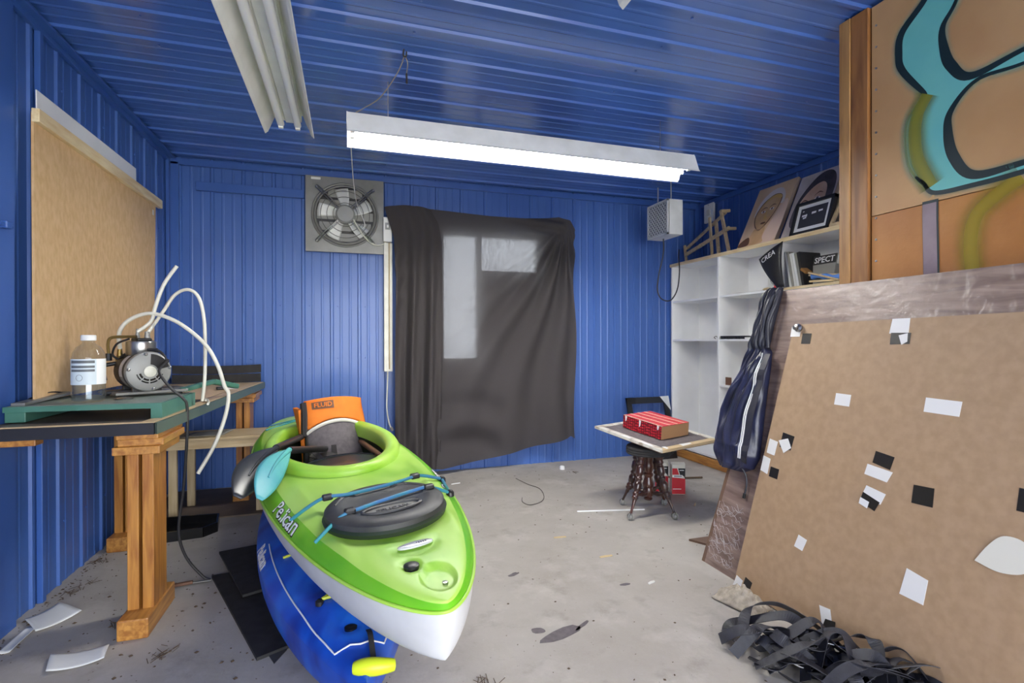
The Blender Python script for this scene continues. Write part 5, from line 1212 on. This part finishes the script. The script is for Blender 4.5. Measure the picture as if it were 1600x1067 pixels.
# ------------------------------------------------------------------ boards leaning on the partition
A0 = Vector((1.83, 2.37, 0)); DS = Vector((0, -1, 0)); UP = Vector((.31, 0, 1.46)).normalized(); NB = Vector((-UP.z, 0, UP.x))
def bd(s_, t_, h=0): return A0+DS*s_+UP*t_+NB*h
wp = thing('wrapped_board', 'big dark wood-look panel in shrink wrap leaning against the partition', 'board', bd(1, 0))
MB().prism([bd(0.0, .0), bd(2.3, 0), bd(2.3, 1.49), bd(.21, 1.485)], -NB*.022).build('panel', 'wrapped_board', wp)
MB().prism([bd(-.002, .0, .001), bd(.02, 0, .001), bd(.225, 1.485, .001), bd(.208, 1.487, .001)], -NB*.024).build('edge_lip', 'dark_board', wp)
random.seed(3)
wr_ = MB()
for k in range(80):     # ridges of crumpled film near the foot
    s0 = .03+random.random()*.2; t0 = .04+random.random()*.30; ln = .03+random.random()*.06; an = random.uniform(-.9, .5)
    pts = [bd(max(.012+.14*t0, s0+ln*(q_/6-.5)*math.cos(an)), t0+ln*(q_/6-.5)*math.sin(an)+.008*math.sin(q_*1.3+k), .0015) for q_ in range(7)]
    wr_.tube(pts, [.0003, .0009, .0012, .0012, .0012, .0009, .0003], 5)
q = wr_.build('film_wrinkles', 'film', wp, smooth='full'); q['kind'] = 'stuff'
hbz = thing('cardboard_sheet', 'large brown hardboard sheet dotted with tape leaning over the wrapped panel', 'board', bd(1.1, 0, .03))
CB = [(.285, .0), (2.25, .0), (2.25, 1.33), (.378, 1.297)]
MB().prism([bd(a, b, .020+.010*(1-b/1.3)) for a, b in CB], NB*.006).build('sheet', 'hardboard', hbz)
def tape(s_, t_, w_, h_, rot, m, lift=0, jag=0.):
    c_, n_ = math.cos(rot), math.sin(rot); base = .0262+.010*(1-t_/1.3)+lift
    pts = []
    for a, b in ((-.5, -.5), (.5, -.5), (.5, .5), (-.5, .5)):
        a += random.uniform(-jag, jag); b += random.uniform(-jag, jag)
        pts.append(bd(s_+(a*w_)*c_-(b*h_)*n_, t_+(a*w_)*n_+(b*h_)*c_, base))
    return MB().prism(pts, NB*.0012).build('tape_piece', m, hbz)
Wt, Bt = 'tape_white', 'tape_black'
tape(.395, 1.262, .055, .05, .0, Wt); tape(.462, 1.227, .05, .05, 0, Bt); tape(.89, 1.277, .075, .06, 0, Wt, jag=.05); tape(.897, 1.226, .075, .045, 0, Bt, jag=.05); tape(.912, 1.224, .03, .035, .3, Wt, .0014, .15)
tape(.698, .960, .07, .05, -.02, Wt); tape(1.084, .977, .115, .055, -.03, Wt, jag=.03); tape(.375, .691, .05, .065, -.1, Wt, jag=.06); tape(.452, .733, .065, .07, -.1, Bt, jag=.05); tape(.448, .715, .05, .06, .5, Wt, .0014, .15)
tape(.352, .602, .045, .075, -.1, Wt, jag=.05); tape(.410, .576, .05, .048, -.05, Bt); tape(.909, .747, .07, .05, -.15, Bt, jag=.05); tape(.894, .695, .095, .045, -.12, Wt, jag=.08)
tape(.891, .608, .08, .05, -.15, Wt, jag=.06); tape(.880, .578, .07, .04, -.3, Bt, .0014, .06); tape(.86, .570, .04, .025, -.2, Wt, .0028, .1); tape(1.065, .655, .07, .065, .02, Bt, jag=.03)
tape(1.345, .721, .03, .07, 0, Bt); tape(.613, .320, .045, .055, -.2, Wt, jag=.06); tape(.310, .012, .045, .06, -.2, Wt, jag=.06); tape(.368, .030, .045, .05, -.2, Bt); tape(1.083, .343, .075, .09, -.1, Wt, jag=.05)
tape(.782, .085, .05, .08, .3, Wt, jag=.15); tape(.80, .068, .045, .03, .1, Bt, .0014, .15)
lfp = sp2([(1.245, .50), (1.275, .56), (1.31, .60), (1.36, .60), (1.39, .56), (1.37, .51), (1.31, .49), (1.245, .50)], 6)[:-1]
MB().prism([bd(a, b, .0335) for a, b in lfp], NB*.003).build('leaf_patch', 'cream_cloth' if False else 'jug_white', hbz)
# clip at the corner
MB().lathe([(.0, 0), (.018, .002), (.020, .012), (.012, .02), (.014, .03), (0, .034)], 14, Matrix.Translation(bd(.415, 1.278, .026)) @ NB.to_track_quat('Z', 'Y').to_matrix().to_4x4()).build('metal_clip', 'steel', hbz, smooth=True)

# jacket hanging over the wrapped panel's edge
jk = thing('jacket', 'navy nylon jacket with white zip stripe hanging over the wrapped panel', 'jacket', bd(.13, .55, .03))
JL = [(.53, .05), (.56, .03), (.62, .0), (.72, -.02), (.83, -.012), (.95, .03), (1.08, .08), (1.165, .115), (1.185, .115), (1.30, .12), (1.42, .135), (1.47, .155), (1.50, .17)]
JR = [(.53, .20), (.56, .26), (.62, .285), (.72, .278), (.83, .27), (.95, .262), (1.08, .258), (1.165, .248), (1.185, .225), (1.30, .232), (1.42, .245), (1.47, .25), (1.50, .25)]
def jack(i, j, t0=.53, t1=1.50):
    t_ = t0+(t1-t0)*j; a = lerp(JL, t_); b = lerp(JR, t_); ph = 2*PI*i
    fr_ = max(0, math.sin(ph)); c_ = .5-.5*math.cos(ph); c_ = c_ if i <= .5 else c_
    s_ = a+(b-a)*(.5-.5*math.cos(ph))
    bul = lerp([(.53, .045), (.6, .075), (.8, .07), (1.05, .055), (1.165, .03), (1.2, .045), (1.35, .045), (1.48, .03), (1.5, .012)], t_)
    if math.sin(ph) >= 0:
        q_ = (s_-a)/(b-a)
        fold = .020*(abs(math.sin(q_*8+t_*5+2*math.sin(t_*4)))-.5)+.014*(abs(math.sin(q_*15-t_*7+1.5*math.sin(t_*9)))-.5)+.010*math.sin(t_*34+q_*6)*(1 if t_ < .66 else .25)+.012*math.sin(t_*24-q_*10)*(1-ssmooth(.2, .45, q_))*ssmooth(.55, .7, t_)
        h_ = .008+bul*math.sin(ph)**.7+fold*math.sin(ph)**.5
    else:
        edge = .14*t_; h_ = .004 if s_ > edge else .004-.03*math.sin(-ph)**.5*0-0.0
    return bd(s_, t_, h_)
# body, hood, waistband
MB().grid(72, 70, lambda i, j: jack(i, j, .56, 1.17), True).build('body', 'navy_nylon', jk, smooth='full')
MB().grid(60, 30, lambda i, j: jack(i, j, 1.17, 1.50), True).build('hood', 'navy_dark', jk, smooth='full')
MB().grid(60, 8, lambda i, j: jack(i, j, .53, .575), True).build('waistband', 'navy_nylon', jk, smooth='full')
for k, (m_, o_) in enumerate((('ink_white', 0), ('tape_white', .012))):
    MB().ribbon([jack(.355+.0*j/20, 0, .60+.55*j/20, 1)+NB*.004+DS*o_ for j in range(21)], NB, .006, .003).build('zip_stripe', m_, jk)
MB().ribbon([jack(.37, 0, .585+.56*j/20, 1)+NB*.001+DS*.028 for j in range(21)], NB, .04, .003).build('zip_flap', 'navy_dark', jk)
for qi in (.20, .26, .31):
    MB().tube([jack(qi+.03*math.sin(j/20*2.0), 0, .62+.5*j/20, 1)+NB*.0 for j in range(21)], .003, 6).build('seam', 'navy_dark', jk, smooth=True)
MB().tube(spline([bd(.215, .56, .05), bd(.228, .52, .02), bd(.235, .47, .012), bd(.232, .42, .012)], 6), .0045, 6).build('drawstring', 'navy_dark', jk, smooth=True)
MB().tube([bd(.232, .43, .012), bd(.230, .405, .012)], .008, 8).build('cord_stop', 'black_plastic', jk)
MB().tube(spline([bd(.24, 1.18, .03), bd(.235, 1.3, .05), bd(.25, 1.4, .04), bd(.25, 1.48, .02)], 8), .010, 8).build('hood_hem', 'navy_dark', jk, smooth=True)
tag(MB().prism([(2.10, 2.62, .001), (2.0, 2.50, .001), (1.93, 2.62, .001)], (0, 0, .012)).build('board_offcut', 'dark_board'), 'dark triangular board corner sticking out beside the wrapped panel foot', 'offcut')

# ------------------------------------------------------------------ black webbing straps and cream cloth on the floor
sp = thing('strap_pile', 'tangled pile of black webbing straps on the floor by the boards', 'straps', (1.58, 1.42, 0))
random.seed(11)
def strap(pts, tw=0., wd=.042, m='strap'):
    P_ = spline(pts, 9)
    MB().ribbon(P_, (lambda t_: (math.sin(tw*t_*3+tw)*.9, math.cos(tw*2.2*t_)*.5, .75+.4*math.cos(tw*t_*5))), wd, .0022).build('strap', m, sp)
strap([(1.46, 1.60, .03), (1.49, 1.68, .05), (1.57, 1.73, .10), (1.66, 1.69, .12), (1.70, 1.60, .11), (1.70, 1.50, .10)], .4)
strap([(1.44, 1.62, .012), (1.43, 1.70, .03), (1.48, 1.74, .04), (1.55, 1.72, .05)], 1.6)
strap([(1.44, 1.56, .012), (1.40, 1.52, .03), (1.42, 1.47, .03), (1.49, 1.48, .04), (1.55, 1.54, .05), (1.50, 1.60, .045)], 1.4)
strap([(1.45, 1.46, .02), (1.48, 1.38, .012), (1.54, 1.32, .012), (1.62, 1.30, .02), (1.68, 1.31, .04)], 1.2)
for k in range(30):
    cx_, cy_ = 1.52+.010*k+random.uniform(-.05, .05), 1.58-.016*k+random.uniform(-.05, .05)
    an = random.uniform(-.7, .9)+PI*.72; ln = random.uniform(.10, .19); wv = random.uniform(-.11, .11); hh = random.uniform(.03, .115)
    pts = []
    for q_ in range(6):
        a = (q_/5-.5)*2; pts.append((cx_+math.cos(an)*ln*a+math.sin(an)*wv*math.cos(a*2.4), cy_+math.sin(an)*ln*a-math.cos(an)*wv*math.cos(a*2.4), max(.006, hh*(1-a*a)+.02+random.uniform(-.008, .012))))
    strap(pts, random.uniform(-1.6, 1.6))
for cx_, cy_, rr, zz in ((1.56, 1.56, .075, .05), (1.64, 1.46, .09, .07), (1.72, 1.38, .085, .05), (1.60, 1.36, .07, .03), (1.70, 1.27, .09, .05)):
    strap([(cx_+rr*math.cos(a)*1.2, cy_+rr*math.sin(a)*.7, zz+.03*math.sin(a*2+cx_*9)) for a in [k*2*PI/9 for k in range(9)]], random.uniform(-1, 1.5))
for pts in ([(1.52, 1.55, .075), (1.49, 1.50, .06), (1.52, 1.44, .04), (1.58, 1.40, .03)], [(1.60, 1.46, .11), (1.68, 1.40, .10), (1.72, 1.36, .08)]): strap(pts, .3, .012, 'ink_white')
cr = tag(MB().grid(34, 26, lambda i, j: (1.685+.13*(j-.5)+.06*i-.02, 2.03-.22*i+.05*(j-.5), .006+.065*math.sin(PI*i)*math.sin(PI*j)+.03*abs(noise.noise((i*9, j*8, 3)))*math.sin(PI*j)+.022*noise.noise((i*16, j*14, 7))*math.sin(PI*i)*math.sin(PI*j))).build('cream_rag', 'cream_cloth', None, smooth='full', solid=.003), 'crumpled cream rag on the floor at the foot of the boards', 'rag')

# ------------------------------------------------------------------ floor clutter
random.seed(5)
tag(MB().prism([(-.69, 3.20, .0265), (-.42, 3.27, .0265), (-.25, 2.72, .0265), (-.47, 2.62, .0265)], (0, 0, .012)).build('rubber_mat', 'black_rubber'), 'upper small black mat beside the kayaks', 'mat', 'black mats')
tag(MB().prism([(-.67, 2.95, .0), (-.20, 3.02, .0), (-.03, 2.28, .0), (-.335, 2.13, .0)], (0, 0, .013)).build('rubber_mat', 'black_rubber'), 'large black mat on the floor, partly under the kayaks', 'mat', 'black mats')
tag(MB().prism([(-.60, 3.0, .0135), (-.40, 3.05, .0135), (-.30, 2.75, .0135), (-.45, 2.68, .0135)], (0, 0, .0125)).build('rubber_mat', 'dark_grey'), 'grey mat sandwiched between the two black mats', 'mat', 'black mats')
tag(MB().prism([(-.345, 2.26, .0005), (-.22, 2.30, .0005), (-.235, 2.17, .0005), (-.27, 2.09, .0005)], (0, 0, .002)).build('cloth_scrap', 'dark_grey'), 'dark scrap poking out below the large black mat', 'scrap')
t = thing('black_tray_box', 'shallow black plastic tray on the floor under the workbench', 'tray', (-.98, 3.72, 0))
tp = [(-1.12, 3.54), (-.86, 3.58), (-.80, 3.66), (-.83, 3.84), (-1.16, 3.86)]
MB().prism([(a, b, .0) for a, b in tp], (0, 0, .006)).build('tray_floor', 'black_gloss', t)
for (a, b), (c_, d_) in zip(tp, tp[1:]+tp[:1]): MB().beam((a, b, .03), (c_, d_, .03), .01, .06).build('tray_wall', 'black_gloss', t)
tag(MB().prism([(-1.33, 3.93, .0), (-.42, 3.93, .0), (-.42, 4.68, .0), (-1.33, 4.68, .0)], (0, 0, .010)).build('floor_plywood', 'ply_floor'), 'brown plywood sheet lying on the floor under the low bench', 'plywood')
t = thing('putty_knife', 'narrow brown handled scraper lying near the black mat', 'scraper', (-.74, 2.9, 0))
MB().beam((-.88, 2.875, .012), (-.74, 2.90, .012), .022, .014, bev=.004).build('handle', 'paint_brown', t)
MB().beam((-.74, 2.90, .010), (-.66, 2.905, .010), .016, .004).build('blade', 'grey_metal', t)
def sheetp(label, pts, curl, name='paper_sheet'):
    P_ = [Vector(q_) for q_ in pts]
    def fn_(i, j): 
        p_ = (P_[0]*(1-i)+P_[1]*i)*(1-j)+(P_[3]*(1-i)+P_[2]*i)*j; return p_+Vector((0, 0, .003+curl*(2*i-1)**2+.3*curl*math.sin(j*3)))
    tag(MB().grid(10, 10, fn_).build(name, 'paper', None, smooth=True, solid=.0012), label, 'paper', 'papers on the floor')
sheetp('white sheet of paper on the floor against the left wall', [(-1.33, 2.73, 0), (-1.265, 2.86, 0), (-1.13, 2.74, 0), (-1.23, 2.60, 0)], .010)
sheetp('narrow paper strip on the floor at the left edge', [(-1.29, 2.66, 0), (-1.25, 2.69, 0), (-1.25, 2.47, 0), (-1.29, 2.47, 0)], .004)
sheetp('curled white paper lying in front of the near bench leg', [(-1.085, 2.39, 0), (-.90, 2.40, 0), (-.88, 2.30, 0), (-1.045, 2.27, 0)], .012)
tag(MB().prism([(-1.16, 3.40, .001), (-1.06, 3.52, .001), (-1.03, 3.46, .10), (-1.10, 3.36, .10)], (0, .003, 0)).build('leaning_card', 'paper'), 'small white card leaning behind the near bench leg', 'card')
tag(MB().tube([(1.515, 3.301, .005), (1.984, 3.193, .005)], .005, 8).build('white_rod', 'ink_white'), 'thin white rod lying on the floor in front of the stool', 'rod')
tag(MB().lathe([(.022, 0), (.024, .006), (.022, .028), (.015, .034), (0, .036)], 16, Matrix.Translation((1.885, 4.44, .0))).build('white_puck', 'ink_white', None, smooth=True), 'round white cap on the floor near the curtain', 'cap')
tag(MB().tube(spline([(1.374, 4.26, .004), (1.41, 4.05, .006), (1.46, 3.90, .005), (1.42, 3.70, .004), (1.348, 3.58, .005), (1.25, 3.54, .004), (1.22, 3.62, .005), (1.25, 3.72, .004)], 8), .0028, 6).build('loose_wire', 'curl_wire', None, smooth=True), 'thin dark wire curling on the floor in front of the curtain', 'wire')
tag(MB().tube(spline([(2.62, 3.90, .008), (2.75, 3.80, .012), (2.92, 3.78, .008)], 6), .008, 6).build('twig', 'brown_dirt', None, smooth=True), 'thin brown stick on the floor by the shelving', 'stick')
for k, (x, y, w_, an) in enumerate([(1.218, 2.904, .075, -.1), (1.353, 2.569, .075, .0), (1.42, 2.222, .045, .3), (2.395, 3.18, .07, .8), (.845, 4.262, .08, .2), (1.93, 2.35, .05, .1)]):
    lb = ['wood splinter lying left of centre on the bare floor', 'wood splinter lying in the middle of the bare floor', 'pale flake on the floor before the wrapped panel', 'pale wood chip on the floor right of the stool', 'white plastic bit on the floor by the curtain hem', 'grey flake beside the foot of the wrapped panel'][k]
    dx_, dy_ = math.cos(an)*w_/2, math.sin(an)*w_/2
    tag(MB().prism([(x-dx_, y-dy_-.006, .001), (x+dx_, y+dy_-.004, .001), (x+dx_, y+dy_+.006, .001), (x, y+.010, .001), (x-dx_, y-dy_+.005, .001)], (0, 0, .005)).build('wood_chip', ['chip_wood', 'chip_wood', 'paper', 'chip_wood', 'ink_white', 'grey_metal'][k]), lb, 'chip', 'bits on the floor')
# stains on the concrete
for k, (x, y, sx, sy, an) in enumerate([(.83, 1.95, .11, .03, .3), (.74, 2.0, .03, .02, -.5), (.80, 2.52, .035, .014, .4), (1.29, 2.25, .03, .012, 0), (.93, 1.98, .05, .01, .6)]):
    n = 14; pts = []
    for q_ in range(n):
        a = 2*PI*q_/n; rr = 1+.35*noise.noise((k*3+math.cos(a)*1.3, math.sin(a)*1.3, k)); px, py = sx*math.cos(a)*rr, sy*math.sin(a)*rr
        pts.append((x+px*math.cos(an)-py*math.sin(an), y+px*math.sin(an)+py*math.cos(an), .0006))
    tag(MB().prism(pts, (0, 0, .0005)).build('floor_stain', 'grey_fabric'), ['long dark stain on the concrete in front of the lime kayak', 'small dark stain beside the long floor stain', 'narrow dark stain on the middle of the floor', 'tiny dark smear on the floor towards the boards', 'thin dark streak at the tip of the long floor stain'][k], 'stain', 'stains on the concrete')
# crumbs, leaves and grit nobody could count
db = MB(); rnd = random.Random(21)
for k in range(950):
    if k < 260: x = rnd.uniform(-1.33, -.3); y = rnd.uniform(1.9, 3.6)
    elif k < 380: y = rnd.uniform(2.3, 3.6); x = -1.335+abs(rnd.gauss(0, .035))
    else: x = rnd.uniform(-.2, 3.1); y = rnd.uniform(1.3, 4.6)
    s_ = rnd.choice((.003, .004, .005, .006, .010)) if k < 380 else rnd.choice((.002, .003, .003, .004, .007)); an = rnd.uniform(0, PI); e_ = rnd.uniform(.3, 1)
    ca, sa = math.cos(an), math.sin(an); P_ = [(x+s_*ca, y+s_*sa, .0005), (x-s_*e_*sa, y+s_*e_*ca, .0005), (x-s_*ca, y-s_*sa, .0005), (x+s_*e_*sa, y-s_*e_*ca, .0005), (x, y, .0005+s_*.5)]
    db.add(P_, [(0, 1, 4), (1, 2, 4), (2, 3, 4), (3, 0, 4)])
for (x, y) in ((-1.28, 2.98), (-1.24, 3.05), (-.70, 2.27), (-.67, 2.30), (-1.30, 3.36), (1.95, 4.3), (-.95, 2.6), (.44, 1.75), (.47, 1.72)):
    for k in range(9):
        a = rnd.uniform(0, PI); l_ = rnd.uniform(.02, .055); x_, y_ = x+rnd.gauss(0, .02), y+rnd.gauss(0, .02)
        db.tube([(x_-l_*math.cos(a)/2, y_-l_*math.sin(a)/2, .003), (x_+l_*math.cos(a)/2, y_+l_*math.sin(a)/2, .004+rnd.random()*.01)], .0014, 4)
o = db.build('floor_debris', 'brown_dirt'); o['kind'] = 'stuff'; o['label'] = 'scattered crumbs, grit and dry twigs on the concrete floor'; o['category'] = 'debris'
